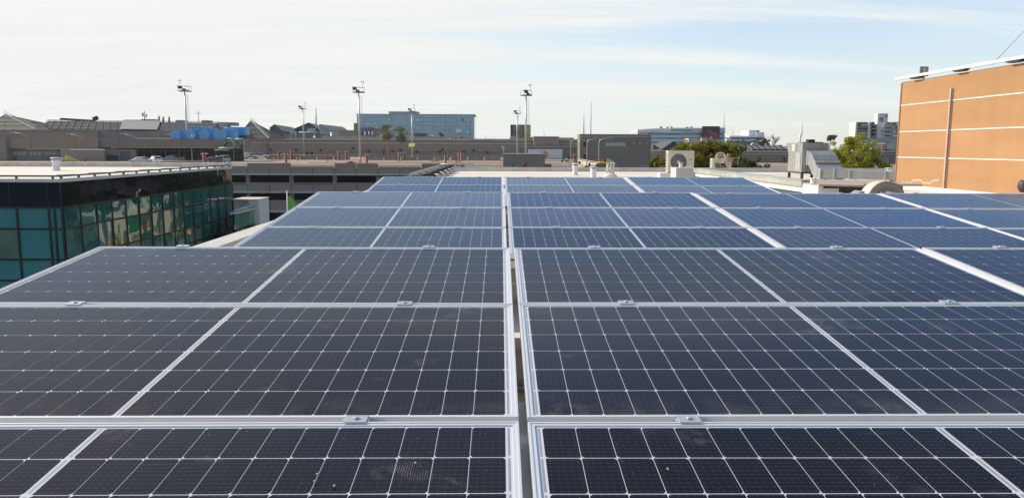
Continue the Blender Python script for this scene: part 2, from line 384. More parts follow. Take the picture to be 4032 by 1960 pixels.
    tint = n.new('ShaderNodeMix'); tint.data_type = 'RGBA'; l.new(rng(lw.outputs['Facing'], 0.58, 0.88, 0.0, 1.0), tint.inputs['Factor'])
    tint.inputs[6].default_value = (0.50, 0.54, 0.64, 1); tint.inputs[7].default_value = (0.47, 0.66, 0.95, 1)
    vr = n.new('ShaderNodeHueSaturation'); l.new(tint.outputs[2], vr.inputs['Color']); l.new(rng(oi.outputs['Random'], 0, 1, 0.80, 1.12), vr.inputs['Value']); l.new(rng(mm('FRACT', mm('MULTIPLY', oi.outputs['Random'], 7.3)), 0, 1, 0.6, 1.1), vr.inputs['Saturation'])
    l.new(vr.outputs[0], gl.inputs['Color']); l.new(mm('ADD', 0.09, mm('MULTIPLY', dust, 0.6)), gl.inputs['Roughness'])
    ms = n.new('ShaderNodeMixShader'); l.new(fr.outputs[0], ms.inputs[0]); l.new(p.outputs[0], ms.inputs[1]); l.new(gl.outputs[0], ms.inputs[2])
    l.new(ms.outputs[0], n['Material Output'].inputs['Surface'])
    return mt
M_CELL = cell_material()
M_BACK = mat('white_backsheet', (0.57, 0.58, 0.59), 0.22, 0, 0.03, 2)
M_RIB = mat('tinned_ribbon', (0.36, 0.37, 0.40), 0.35, 0.4, 0.15, 8)
def panel_parts(root):
    f = MB(); prof = 0.035
    f.box(0, PW, 0, LIP, -prof, 0.0025); f.box(0, PW, PD-LIP, PD, -prof, 0.0025)
    f.box(0, LIP, LIP+.0002, PD-LIP-.0002, -prof, 0.0025); f.box(PW-LIP, PW, LIP+.0002, PD-LIP-.0002, -prof, 0.0025)
    # raised outer ridge of the frame profile
    f.box(0.001, PW-0.001, 0.001, 0.006, 0.0026, 0.0048); f.box(0.001, PW-0.001, PD-0.006, PD-0.001, 0.0026, 0.0048)
    f.box(0.001, 0.006, 0.0062, PD-0.0062, 0.0026, 0.0048); f.box(PW-0.006, PW-0.001, 0.0062, PD-0.0062, 0.0026, 0.0048)
    f.build('frame', M_ALU, root, world=False)
    lam = MB(); lam.quad((LIP-.002,LIP-.002,-0.0012),(PW-LIP+.002,LIP-.002,-0.0012),(PW-LIP+.002,PD-LIP+.002,-0.0012),(LIP-.002,PD-LIP+.002,-0.0012), 0)
    cw = (PW-2*MX-MID)/24; ch = (PD-2*MY+CGY)/6; c1, c2 = 0.0055, 0.0075
    for r in range(6):
        for k in range(24):
            x0 = MX+k*cw+(MID if k >= 12 else 0)+(CG/2 if k not in (0,12) else 0); x1 = MX+(k+1)*cw+(MID if k >= 12 else 0)-(CG/2 if k not in (11,23) else 0)
            y0 = MY+r*ch; y1 = y0+ch-CGY
            if r % 2: pts = [(x0+c1,y0),(x1,y0),(x1,y1),(x0+c1,y1),(x0,y1-c2),(x0,y0+c2)]
            else: pts = [(x0,y0),(x1-c1,y0),(x1,y0+c2),(x1,y1-c2),(x1-c1,y1),(x0,y1)]
            lam.poly([(a,b,-0.0007) for a, b in pts], 1)
    for xx in (MX-0.011, PW-MX+0.006, PW/2-0.0035):
        for r in range(6):
            lam.quad(*[(a,b,-0.0009) for a, b in ((xx,MY+r*ch+.006),(xx+(0.005 if xx!=PW/2-0.0035 else .007),MY+r*ch+.006),(xx+(0.005 if xx!=PW/2-0.0035 else .007),MY+(r+1)*ch-.006),(xx,MY+(r+1)*ch-.006))], 2)
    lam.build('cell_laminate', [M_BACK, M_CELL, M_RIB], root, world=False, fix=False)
    for x in (0.40, 1.61):
        k = MB(); k.box(x-0.028, x+0.028, PD-0.010, PD+PR-PD+0.009, 0.0052, 0.0078); k.box(x-0.033, x+0.033, PD+0.004, PD+PR-PD-0.004, -0.03, 0.0051)
        k.lathe([(0.007,0.0086),(0.007,0.013)], (x, PD+0.010, 0), 8)
        k.build('clamp', mat('clamp_aluminium', (0.50,0.52,0.53), 0.45, 0.5), root, world=False, bevel=0.0015)
def col_x(cix):
    return XG-PG/2-PW if cix < 0 else XG+PG/2+cix*(PW+PG)
TN = ['nearest', 'middle', 'farthest']; RN = ['back', 'middle', 'front']
CN = {-1: 'left of the long gap', 0: 'just right of the long gap', 1: 'second right of the long gap', 2: 'third right of the long gap'}
proto = None
for t, (Y1, Z1) in enumerate(TOPS):
    cols = (-1, 0, 1, 2) if t == 1 else (-1, 0, 1)
    for r in range(3):
        for c in cols:
            d = r*PR+PD
            loc = (col_x(c), Y1-d*math.cos(TILT), Z1-d*math.sin(TILT))
            rot = (TILT+random.uniform(-.0045,.0045), random.uniform(-.002,.002), 0)
            lab = 'blue-black solar panel %s, %s row of the %s array' % (CN[c], RN[r], TN[t])
            if proto is None:
                proto = thing('solar_panel', lab, 'solar panel', loc, 'solar panels on the roof', rot=rot); panel_parts(proto)
            else: dup(proto, loc, lab, rot=rot)
    # rack under each array
    rk = thing('mounting_rack', 'aluminium rack of rails and legs under the %s array' % TN[t], 'rack', (XG, Y1-1.4, RZ), 'racks under the arrays')
    def pt(x, d, dz): return Vector((x, Y1-d*math.cos(TILT)+dz*math.sin(TILT)*-1, Z1-d*math.sin(TILT)+dz))
    for c in cols:
        for dx in (0.40, 1.61):
            x = col_x(c)+dx
            MB().bar(pt(x,-0.03,-0.06), pt(x,2.94,-0.06), 0.04, 0.045).build('rail', M_ALU, rk)
            for d in (0.35, 2.5):
                a = pt(x, d, -0.16); MB().bar((a.x,a.y,RZ), a, 0.04, 0.04).build('leg', M_ALU, rk)
    for d in (0.35, 1.45, 2.5):
        MB().bar(pt(col_x(-1)+0.05,d,-0.11), pt(col_x(cols[-1])+PW-0.05,d,-0.11), 0.05, 0.05).build('cross_beam', mat('tan_steel', (0.52,0.50,0.44), 0.6), rk)
    MB().bar(pt(XG,1.72,-0.075), pt(XG,2.93,-0.075), 0.13, 0.05).build('long_beam', mat('tan_concrete', (0.60,0.56,0.48), 0.85, 0, 0.15, 4), rk)
    for d in (0.9, 2.0):
        q = pt(0, d, 0); MB().box(XG-0.5, XG+0.5, q.y-0.09, q.y+0.09, RZ+0.001, q.z-0.17).build('footing', mat('tan_concrete', (0.60,0.56,0.48), 0.85, 0, 0.15, 4), rk)
mb = MB(); mb.box(XG-0.16, XG+0.16, -0.2, 2.05, RZ+0.002, -0.845)
tag(mb.build('concrete_plinth', mat('tan_concrete', (0.50,0.44,0.34)), loc=(XG, 1, RZ)), 'tan concrete plinth seen down the gap between the nearest panels', 'plinth')
# conduit across the gap and a few pebbles on the nearest glass
mb = MB(); mb.tube([(-1.6,2.3,-0.74),(1.8,2.3,-0.74)], 0.012)
tag(mb.build('conduit', M_GALV, loc=(0,2.0,-0.9)), 'thin bright conduit crossing under the gap of the nearest array', 'conduit')
for i, (px, py) in enumerate(((1636,1822),(1317,1912),(1250,1866),(1240,1894),(2630,1846))):
    a = math.tan(TILT); d_ = ray(px, py); Y1, Z1 = TOPS[0]
    t_ = (Z1-a*Y1+0.003)/(d_.z-a*d_.y); q = d_*t_
    mb = MB(); mb.sphere((0,0,0.001), 0.0032, 8, 5, 0, 0.7)
    o = mb.build('pebble', mat('tan_pebble', (0.55,0.40,0.22), 0.8), world=False, loc=q)
    tag(o, ['pale pebble on the front panel nearest the gap', 'pale pebble lowest on the front panel left of the gap', 'upper of two small pebbles side by side on the left front panel', 'lower of two small pebbles on the left front panel', 'lone tan pebble on the front panel right of the gap'][i], 'pebble', 'pebbles on the glass')
# ================================================================== LEFT GLASS BUILDING
GX = -23.2; GY0, GY1 = 41.0, 67.0
gtop = at(252.6, 703, GY0).z
gb = thing('glass_office_building', 'dark glass office block with teal panes and a cream flat roof, left of the panels', 'building', (-32, 54, GZ))
M_SPAN = glass('spandrel_glass', (0.010, 0.012, 0.014), 0.03, 0.018, 0.4, 0.5, 1.75)
M_PANE = glass('teal_glass', (0.024, 0.115, 0.092), 0.02, 0.055, 0.42, 0.5, 2.2, 0.5, 0.9)
M_PANEF = glass('teal_blind_glass', (0.042, 0.195, 0.20), 0.05, 0.004, 0.4, 0.4, 1.45, 0.12, 0.5)
M_MULL = mat('black_mullion', (0.012, 0.014, 0.013), 0.35, 0.2, 0.1, 2)
rz_ = gtop-0.06
MB().box(-60, GX-0.23, GY0+0.23, GY1, rz_-0.35, rz_).build('roof_deck', M_ROOFW, gb)
k = MB(); k.box(-60, GX+0.04, GY0-0.04, GY0+0.22, gtop-0.20, gtop-0.03); k.box(GX-0.22, GX+0.04, GY0+0.22, GY1+0.04, gtop-0.20, gtop-0.03); k.build('coping', mat('pale_coping', (0.55,0.53,0.48), 0.7), gb)
k = MB()
for sgn in (0,):
    k.bar((-60,GY0+0.12,gtop+0.12),(GX-0.08,GY0+0.12,gtop+0.12),0.07,0.09); k.bar((GX-0.08,GY0+0.12,gtop+0.12),(GX-0.08,GY1,gtop+0.12),0.07,0.09)
for j in range(16): y = GY0+0.2+1.7*j; k.box(GX-0.14,GX-0.03,y,y+0.09,gtop-0.03,gtop+0.08)
for j in range(12): x = GX-0.5-1.9*j; k.box(x,x+0.09,GY0+0.07,GY0+0.17,gtop-0.03,gtop+0.08)
for j in range(8): y = GY0+0.6+3.2*j; k.box(GX-0.55,GX-0.13,y,y+1.2,gtop+0.08,gtop+0.17)
k.build('gutter_rail', mat('dark_grey_metal', (0.13,0.15,0.16), 0.5, 0.4), gb)
k = MB(); k.box(-60, GX-0.02, GY1-0.2, GY1+0.15, rz_-0.1, rz_+0.30); k.box(-60, GX-0.02, GY1-0.26, GY1+0.2, rz_+0.301, rz_+0.38); k.build('parapet', M_COPING, gb)
zl = [gtop-0.20, -3.25, -4.38, -6.02, -7.15, -8.8, -9.95, -11.6, -12.7, GZ]
# body behind the glass
MB().box(-60, GX-0.16, GY0+0.16, GY1-0.1, GZ, rz_-0.36).build('core', M_DARK, gb)
sp_ = MB(); n_ = 15; pw_ = (GY1-GY0)/n_
for j in range(n_):
    y0 = GY0+j*pw_; t_ = random.uniform(-.012,.012); u_ = random.uniform(-.008,.008)
    sp_.quad((GX+t_,y0+.012,zl[1]+.03),(GX-t_,y0+pw_-.012,zl[1]+.03),(GX-t_+u_,y0+pw_-.012,zl[0]),(GX+t_+u_,y0+.012,zl[0]))
sp_.build('spandrel_band', M_SPAN, gb, fix=False); sp_ = MB()
for j in range(8):
    x1 = GX-0.72-2.0*(j-1) if j else GX-0.02; x0 = GX-0.72-2.0*j if j else GX-0.72
    sp_.quad((x0+.01,GY0,zl[1]+.03),(x1-.01,GY0,zl[1]+.03),(x1-.01,GY0,zl[0]),(x0+.01,GY0,zl[0]))
sp_.build('front_spandrel_band', glass('navy_spandrel',(0.005,0.009,0.020),0.06,0.004,0.3,0.4,1.38), gb, fix=False)
ml = MB()
for j in range(n_+1): y = GY0+j*pw_; ml.box(GX-0.08, GX+0.035, y-0.045, y+0.045, GZ, zl[1])
for z in zl[1:-1]: ml.box(GX-0.08, GX+0.03, GY0+0.05, GY1, z-0.05, z+0.05)
xs_ = [GX-0.02, GX-0.42, GX-0.72]+[GX-0.72-1.68*q for q in range(1,12)]
for x in xs_: ml.box(x-0.055, x+0.055, GY0-0.035, GY0+0.1, GZ, zl[1])
for z in zl[1:-1]: ml.box(xs_[-1], GX-0.03, GY0-0.03, GY0+0.1, z-0.055, z+0.055)
for j in range(n_+1): y = GY0+j*pw_; ml.box(GX-0.08, GX-0.004, y-0.02, y+0.02, zl[1]+.001, zl[0])
for j in range(9): x = GX-0.72-2.0*(j-1) if j else GX-0.02; ml.box(x-0.02, x+0.02, GY0-0.004, GY0+0.1, zl[1]+.001, zl[0])
ml.build('mullion_grid', M_MULL, gb)
for r in range(1, len(zl)-1):
    for j in range(n_):
        y0 = GY0+j*pw_+.04; y1 = GY0+(j+1)*pw_-.04
        if r > 5: continue
        t_ = random.uniform(-.02,.02); u_ = random.uniform(-.02,.02)
        q = MB(); q.quad((GX+t_-.02,y0,zl[r+1]+.045),(GX-t_-.02,y1,zl[r+1]+.045),(GX-t_+u_-.02,y1,zl[r]-.045),(GX+t_+u_-.02,y0,zl[r]-.045))
        q.build('window_pane', M_PANE, gb, fix=False)
    for a, b in zip(xs_[1:8], xs_[:7]):
        if r > 4: continue
        q = MB(); q.quad((a+.05,GY0+.02,zl[r+1]+.05),(b-.05,GY0+.02,zl[r+1]+.05),(b-.05,GY0+.02,zl[r]-.05),(a+.05,GY0+.02,zl[r]-.05))
        q.build('window_pane', M_PANEF if r != 2 or a > GX-3 else M_PANE, gb, fix=False)
q = MB(); q.quad((GX-.03,GY0,GZ),(GX-.03,GY1,GZ),(GX-.03,GY1,zl[6]),(GX-.03,GY0,zl[6])); q.quad((xs_[-1],GY0+.03,GZ),(GX-.03,GY0+.03,GZ),(GX-.03,GY0+.03,zl[5]),(xs_[-1],GY0+.03,zl[5]))
q.build('lower_glass', M_PANE, gb, fix=False)
bz = onz(222, 672, rz_)
vent('roof_vent', 'white roof vent pipe with dark slot and flat cap on the glass block roof', bz, at(222,620,bz.y).z-bz.z, 13*bz.y/FPX, cap=1.4)

# white wall with camera and glass balcony beyond the glass block
A = at(923, 786, 67.4); Bq = at(1029, 786, 67.4)
ww = thing('white_wall', 'white projecting wall with a cut-off top at the far end of the glass block', 'wall', ((A.x+Bq.x)/2, 68, GZ))
k = MB(); k.box(GX+0.03, Bq.x-0.9, 67.3, 67.9, GZ, A.z); k.box(Bq.x-0.9, Bq.x, 66.7, 69.5, GZ, A.z-0.001); k.build('render', mat('white_render', (0.60,0.60,0.56), 0.7, 0, 0.05, 0.6, streak=0.06), ww)
k = MB(); k.box(GX+0.03, Bq.x+0.05, 66.62, 69.6, A.z, A.z+0.09); k.build('coping', M_COPING, ww)
cpos = at(968, 808, 67.0)
scam = thing('security_camera', 'small white dome security camera on the white wall', 'camera', cpos)
k = MB(); k.lathe([(0.16,-0.02),(0.16,0.06),(0.10,0.12)], (0,0.12,0), 12, 0, 'y'); k.build('mount', M_WHITE, scam, world=False)
k = MB(); k.sphere((0,0.05,-0.06), 0.16, 12, 8); k.build('dome', M_WHITE, scam, world=False)
k = MB(); k.sphere((0.02,-0.07,-0.10), 0.07, 8, 6); k.build('lens', M_BLACK, scam, world=False)
bx = -21.3
gbal = thing('glass_balustrade', 'green glass balustrade with a dark handrail in front of the white wall', 'railing', (bx, 62, -8))
zt = -5.2
k = MB(); k.tube([(bx,61.7,zt+0.12),(bx,66.6,zt+0.12)],0.09); k.build('handrail', M_STEEL, gbal)
k = MB(); k.box(bx-0.35,bx+0.1,61.7,66.6,zt-0.18,zt-0.05); k.build('ledge', M_COPING, gbal)
for j in range(3):
    k = MB(); k.box(bx-0.02,bx+0.02,61.75+1.62*j,63.3+1.62*j,zt-1.35,zt-0.19); k.build('glass_panel', glass('green_glass',(0.10,0.24,0.17),0.05,0.01,0.6,0.5), gbal)
k = MB(); k.box(bx-1.1,bx+0.02,61.7,66.6,GZ,zt-1.37); k.build('base_wall', M_SPAN, gbal)

# ================================================================== CAR PARK BUILDING (precast panels)
PY = 134.0; DZ = -3.7
gp = thing('parking_garage', 'brown precast parking garage with open dark levels and a tan roof deck', 'building', (-10, PY, GZ))
X0, X1 = at(940, 660, PY).x-14, 42.0
zt_hi = at(1200, 643, PY).z; zt_lo = at(1080, 655, PY).z; z_b = at(1200, 690, PY).z
lv = [(zt_hi, zt_lo, z_b), (at(1200,719,PY).z, at(1200,728,PY).z, at(1200,760,PY).z), (at(1200,788,PY).z, at(1200,797,PY).z, at(1200,836,PY).z)]
k = MB(); k.box(X0, X1, PY+0.3, PY+0.5, z_b+0.3, DZ-0.01)
deckfar = 305.0
MB().box(X0-80, 95, PY+0.35, deckfar, DZ-0.35, DZ).build('roof_deck', M_DECK, gp)
for (a, b, c) in lv[1:]: k.box(X0, X1, PY+0.3, PY+30, c+0.2, c+0.5)
k.box(X0, X1, PY+30, PY+30.3, GZ, DZ-0.4)
k.build('interior_slab', mat('dark_slab', (0.05,0.05,0.055), 0.9), gp)
pitch = (at(1437/2.664+950, 700, PY).x-at(65/2.664+950, 700, PY).x)/6.0
xst = at(65/2.664+950, 700, PY).x
def pan(x, zt_, zb_):
    o = MB(); o.box(x+0.05, x+pitch-0.05, PY, PY+0.25, zb_+0.32, zt_)
    o.prism([(PY-0.02,zb_+0.318),(PY+0.25,zb_+0.318),(PY+0.25,zb_),(PY-0.50,zb_),(PY-0.50,zb_+0.12)], 'x', x+0.05, x+pitch-0.05, 1)  # pale tone on the sloped ledge puts its sunlit look into the colour
    e = 0.32; w_ = 0.08
    o.box(x+e, x+e+w_, PY-0.02, PY-0.001, zb_+0.45, zt_-0.38, 2); o.box(x+e, x+pitch-e, PY-0.02, PY-0.001, zt_-0.38, zt_-0.38+w_, 2)
    return o
i0 = -int((xst-X0)/pitch)-1
for L_i, (a, b, c) in enumerate(lv):
    for i in range(i0, 20):
        x = xst+i*pitch; hi = (i % 4) in (0, 1)
        pan(x, a if hi else b, c).build('precast_panel', [M_CONC, M_TRIM, M_CONC_D], gp)
    g = MB()
    for i in range(i0, 20):
        x = xst+i*pitch
        if (i % 4) in (2, 3):
            for q in range(3): g.bar((x,PY+0.1,b+0.09+0.13*q),(x+pitch,PY+0.1,b+0.09+0.13*q),0.05,0.05)
    g.build('gap_rail', M_TRIM if L_i == 0 else M_STEEL, gp)
for i in range(i0, 20, 2):
    x = xst+i*pitch+pitch
    MB().box(x-0.45, x+0.25, PY+0.4, PY+1.0, GZ, DZ-0.36).build('column', M_CONC, gp)
# long low kerbs and drain lines across the deck
kb = MB()
for (yy, h) in ((150,0.12),(163,0.05),(178,0.12),(196,0.05),(214,0.14),(240,0.10)):
    kb.box(-44, 60, yy, yy+0.5, DZ+0.002, DZ+h)
kb.build('deck_kerb', mat('pale_kerb', (0.40,0.33,0.25), 0.9, 0, 0.2, 0.4), gp)
# bay lines
bl = MB()
for i in range(16): bl.box(-38+5.2*i, -37.85+5.2*i, 165, 176, DZ+0.002, DZ+0.008)
bl.build('bay_line', mat('worn_line_paint', (0.55,0.48,0.38), 0.9, 0, 0.3, 1), gp)

# stair block in front with a red corner triangle
a = at(1981, 607, 128); b = at(2146, 607, 128)
st = thing('stair_block', 'plain brown concrete stair block with a red triangle, in front of the garage roof', 'stair block', ((a.x+b.x)/2, 130, GZ))
k = MB(); xm = at(2076,607,128).x; k.box(a.x, xm-0.03, 128, 134-0.02, GZ, a.z); k.box(xm+0.03, b.x, 128, 134-0.02, GZ, a.z-0.004); k.box(xm-0.03, xm+0.03, 128.05, 134-0.02, GZ, a.z-0.01)
k.build('wall', M_CONC, st)
k = MB(); k.box(a.x-0.06, b.x+0.06, 127.95, 133.9, a.z+0.001, a.z+0.09); k.build('coping', M_TRIM, st)
t0, t1, t2 = at(2052,659,127.99), at(2076,637,127.99), at(2076,662,127.99)
k = MB(); k.prism([(t0.x,t0.z-.6),(t2.x-0.04,t2.z-.6),(t1.x-0.04,t1.z),(t0.x+0.06,t0.z)], 'y', 127.97, 127.999); k.build('red_triangle', mat('crimson_paint',(0.36,0.03,0.055),0.6), st)
# cctv pole on the stair block
cc = at(1983, 580, 129)
cp = thing('camera_pole', 'short grey pole with a white camera at the stair block corner', 'camera', (cc.x, 129, a.z+0.09))
k = MB(); k.tube([(0,0,0),(0,0,0.95)],0.05); k.build('pole', M_STEEL, cp, world=False)
k = MB(); k.obox((-0.12,-0.1,1.05),(0.22,-0.05,-0.10),(0.02,0.09,0),(0.04,0,0.10)); k.build('camera', M_WHITE, cp, world=False)

# green flag on its pole in the alley
fp = at(1130, 750, 62)
fl = thing('flagpole', 'thin pale flagpole carrying a limp bright green flag in the alley', 'flagpole', (fp.x, 62, GZ))
MB().tube([(fp.x,62,GZ),(fp.x,62,fp.z)], 0.055, 8).build('pole', M_WHITE, fl)
f = MB(); nx, nz = 14, 10; pts = []
ztop, w_ = at(1133,765,62).z, 1.0
vs = []
for i in range(nx+1):
    u = i/nx
    for j in range(nz+1):
        v = j/nz
        top = ztop-0.1-1.45*u**1.35; bot = ztop-2.6-0.5*u
        vs.append((fp.x+0.1+1.0*u, 62+0.10*math.sin(u*17+v*2)*u**.5, top+(bot-top)*v))
f.add(vs, [(i*(nz+1)+j, (i+1)*(nz+1)+j, (i+1)*(nz+1)+j+1, i*(nz+1)+j+1) for i in range(nx) for j in range(nz)], 0, True)
fo = f.build('flag', mat('green_cloth', (0.19,0.62,0.07), 0.8, 0, 0.12, 2), fl, fix=False)
sm_ = fo.modifiers.new('thick','SOLIDIFY'); sm_.thickness = 0.015
# ================================================================== RIGHT SIDE OF OUR ROOF
WX = 12.86
M_ORANGE = mat('orange_render', (0.385, 0.213, 0.098), 0.85, 0, 0.16, 0.5, 0.25, 12, streak=0.16, stretch=(1, 0.22, 1.5))
far = 24.9
ob = thing('orange_building', 'tall orange rendered wall with thin white bands at the right edge of the roof', 'building', (WX, 18, GZ))
ot = at(3540, 325, far).z
def wz(px, py):                                   # height of a point on the wall plane x = WX
    d = ray(px, py); q = d*(WX/d.x); return q
lines = [wz(3540,417).z, wz(3540,520).z, wz(3540,619).z]
k = MB(); k.box(WX, 22, -10, far, GZ, ot); k.build('wall', M_ORANGE, ob)
for z in lines:
    k = MB(); k.box(WX-0.012, WX-0.0002, -10, far+0.003, z-0.014, z+0.014); k.build('white_band', M_WHITE, ob)
k = MB(); k.box(WX-0.02, WX+0.10, far+0.0002, far+0.06, GZ, ot-0.02); k.build('corner_trim', mat('brown_trim', (0.28,0.13,0.08), 0.7), ob)
# crusty efflorescence stain near the wall foot
k = MB()
cur = [wz(3552+7*i, 712+7*math.sin(i*0.55)+3*math.sin(i*1.7)) for i in range(22)]
for a, b in zip(cur, cur[1:]): k.quad((WX-.004,a.y,a.z),(WX-.004,b.y,b.z),(WX-.004,b.y,b.z-0.05),(WX-.004,a.y,a.z-0.05))
k.build('lime_stain', mat('lime', (0.66,0.42,0.26), 0.9), ob, fix=False)
k = MB(); k.box(WX-0.10, WX-0.001, -10, far-0.05, RZ, RZ+0.12); k.build('base_flashing', M_WHITE, ob)
# perforated channel standing against the wall
c0, c1 = wz(3755, 347), wz(3733, 760)
ch = thing('wall_channel', 'perforated pale steel channel standing upright against the orange wall', 'channel', (WX-0.08, c0.y, RZ))
k = MB(); k.box(WX-0.075,WX-0.012,c0.y-0.005,c0.y+0.055,RZ,c0.z); k.box(WX-0.012,WX-0.001,c0.y-0.02,c0.y+0.07,RZ,c0.z); k.build('channel', mat('pale_brown_steel',(0.52,0.40,0.33),0.5,0.2), ch)
k = MB(); n_ = 30
for i in range(n_): z = RZ+0.15+(c0.z-RZ-0.25)*i/(n_-1); k.box(WX-0.055,WX-0.035,c0.y-0.0065,c0.y-0.0048,z-0.025,z+0.025)
k.build('slot', mat('slot_dark',(0.10,0.06,0.05),0.8), ch)
# white rail on brackets above the wall
rr = thing('roof_rail', 'white pipe rail on dark brackets along the top of the orange wall', 'rail', (WX, far, ot))
k = MB(); k.bar((WX-0.10,far+0.22,ot+0.125),(WX-0.10,4,ot+0.125),0.09,0.075); k.build('rail', M_WHITE, rr)
for i in range(7):
    y = far-0.9-2.3*i; k = MB(); k.prism([(y-0.36,ot+0.085),(y+0.32,ot+0.085),(y+0.14,ot+0.03),(y-0.22,ot+0.03)],'x',WX-0.13,WX+0.02); k.build('bracket', M_BLACK, rr)
# square panel antenna
ap = at(3637, 282, 24.2)
an = thing('panel_antenna', 'square grey panel antenna on a short mast above the orange wall corner', 'antenna', (ap.x, 24.2, ot))
zc_ = ap.z-ot
k = MB(); k.box(-0.135,0.135,-0.03,0.02,zc_-0.15,zc_+0.15); k.build('panel', mat('antenna_grey',(0.34,0.31,0.27),0.6), an, world=False, bevel=0.01)
k = MB(); k.box(-0.03,0.02,-0.055,-0.031,zc_-0.13,zc_+0.09); k.build('label_strip', M_WHITE, an, world=False)
k = MB(); k.tube([(0.05,0.06,-0.02),(0.05,0.06,zc_+0.1)],0.022); k.box(0.02,0.10,-0.06,0.08,zc_-0.10,zc_-0.02); k.build('mast', mat('rusty_steel',(0.20,0.13,0.09),0.8), an, world=False)
# stay wire
s0, s1 = at(3905, 255, 20.5), at(4070, 85, 19.5)
gw = thing('stay_wire', 'thin stay wire with a turnbuckle rising from the orange wall top', 'wire', s0)
e = (s1-s0)*2.6
MB().tube([(0,0,0), tuple(e)], 0.008, 6).build('wire', M_STEEL, gw, world=False)
q = e.normalized(); MB().tube([tuple(q*0.02), tuple(q*0.16)], 0.022, 8).build('turnbuckle', M_STEEL, gw, world=False)
# dark rounded cowl at the right border
cw_ = at(4034, 734, 11.5)
co = thing('dark_cowl', 'dark brown rounded cowl just above the panel edge at the right border', 'cowl', (cw_.x, 11.5, RZ))
r_ = 0.093; zc_ = cw_.z-RZ
MB().lathe([(0.001,zc_-r_*1.03),(r_*.62,zc_-r_*.92),(r_*.95,zc_-r_*.35),(r_,zc_+.01),(r_*.9,zc_+r_*.6),(r_*.66,zc_+r_),(0.001,zc_+r_*1.02)],(0,0,0),20).build('cowl', mat('dark_brown_metal',(0.055,0.038,0.036),0.6,0,0.2,8), co, world=False)
MB().tube([(0,0,0),(0,0,zc_-r_*.9)],0.03).build('stem', M_STEEL, co, world=False)

# ---- air conditioner condensers
def condenser(name, label, loc, w, h, d, logo=True, grille='spokes'):
    o = thing(name, label, 'air conditioner', loc, 'outdoor air conditioners')
    k = MB(); k.box(0,w,0,d,0.03,h); k.build('casing', M_CREAM, o, world=False, bevel=0.012)
    fx, fz, fr = w*0.40, h*0.49, h*0.375
    k = MB(); k.box(0.02*w+.02, w*0.745, -0.014, -0.001, h*0.06, h*0.905); k.build('front_panel', M_CREAM, o, world=False, bevel=0.01)
    k = MB(); k.lathe([(fr,-0.0145),(fr,-0.0155),(0.001,-0.0155)],(fx,0,fz),40,0,'y'); k.build('fan_opening', mat('fan_dark',(0.16,0.145,0.132),0.7), o, world=False)
    k = MB(); k.lathe([(fr*1.045,-0.0147),(fr*1.045,-0.03),(fr*0.985,-0.03),(fr*0.985,-0.0147)],(fx,0,fz),40,0,'y',False); k.build('fan_ring', M_CREAM, o, world=False)
    g = MB(); mwire = mat('fan_wire',(0.30,0.275,0.25),0.6)
    if grille == 'spokes':
        for i in range(8):
            a = math.pi*i/4; g.bar((fx+fr*.2*math.cos(a),-0.026,fz+fr*.2*math.sin(a)),(fx+fr*.99*math.cos(a),-0.026,fz+fr*.99*math.sin(a)),0.012,0.006,0,(0,1,0))
        for i in range(1,9):
            rr_ = fr*(0.2+0.095*i); g.lathe([(rr_,-0.0235),(rr_+0.006,-0.0235),(rr_+0.006,-0.022),(rr_,-0.022)],(fx,0,fz),36,0,'y',False)
    else:
        for i in range(-5,6):
            x = fr*i/5.6; hh = math.sqrt(max(0.0001,fr*fr-x*x)); g.bar((fx+x,-0.024,fz-hh),(fx+x,-0.024,fz+hh),0.009,0.005,0,(0,1,0)); g.bar((fx-hh,-0.021,fz+x),(fx+hh,-0.021,fz+x),0.009,0.005,0,(0,1,0))
    g.build('grille', mwire, o, world=False)
    k = MB(); k.lathe([(0.001,-0.034),(fr*.205,-0.034),(fr*.205,-0.018)],(fx,0,fz),24,0,'y'); k.build('hub', M_CREAM, o, world=False)
    k = MB()
    for i in range(12): z = h*(0.10+0.069*i); k.box(-0.007,-0.0005,0.05,d-0.06,z,z+h*0.036)
    k.build('side_louvre', mat('louvre_grey',(0.16,0.17,0.17),0.6), o, world=False)
    k = MB(); k.box(w*0.835,w*0.90,-0.008,-0.0005,h*0.585,h*0.615); k.build('handle', M_BLACK, o, world=False)
    k = MB(); k.box(0.08,0.16,0.0,d,0.0,0.029); k.box(w-0.16,w-0.08,0.0,d,0.0,0.029); k.build('feet', M_BLACK, o, world=False)
    if logo:
        k = MB(); mb_ = mat('light_blue_print',(0.10,0.42,0.62),0.6)
        text_mesh(k,'DAIKIN',(w*0.83,-0.002,h*0.862),(1,0,0),(0,0,1),h*0.033,0,0,0.02,w*0.135)
        k.poly([(w*0.785,-0.002,h*0.895),(w*0.825,-0.002,h*0.888),(w*0.805,-0.002,h*0.862)])
        k.build('logo', mb_, o, world=False, fix=False)
    return o
acY = 28.0
a0 = at(2628.6, 680.6, acY); aw = (2732-2628.6)*acY/FPX*1.0; ah = at(2680,594,acY).z-a0.z
condenser('condenser_unit','large cream air conditioner with one big round fan, tree behind it',(a0.x,acY,a0.z),aw,ah,0.37)
q = MB(); q.box(a0.x-0.28,a0.x+0.16,acY-0.05,acY+0.45,RZ,a0.z-0.004)
o = thing('equipment_plinth','pair of white plinths carrying the large air conditioner','plinth',(a0.x+.4,acY,RZ))
q.build('plinth', M_WHITE, o); MB().box(a0.x+0.72,a0.x+1.05,acY-0.05,acY+0.45,RZ,a0.z-0.004).build('plinth', M_WHITE, o)
b0_ = at(2800, 662, 29.5)
b1 = at(2800, 624, 29.5)
a2 = at(2803, 668, 29.2)
condenser('condenser_unit','smaller cream air conditioner half hidden behind the satellite dish',(a2.x,29.2,a2.z-0.10),0.74,b1.z-a2.z+0.10,0.30,False,'mesh')
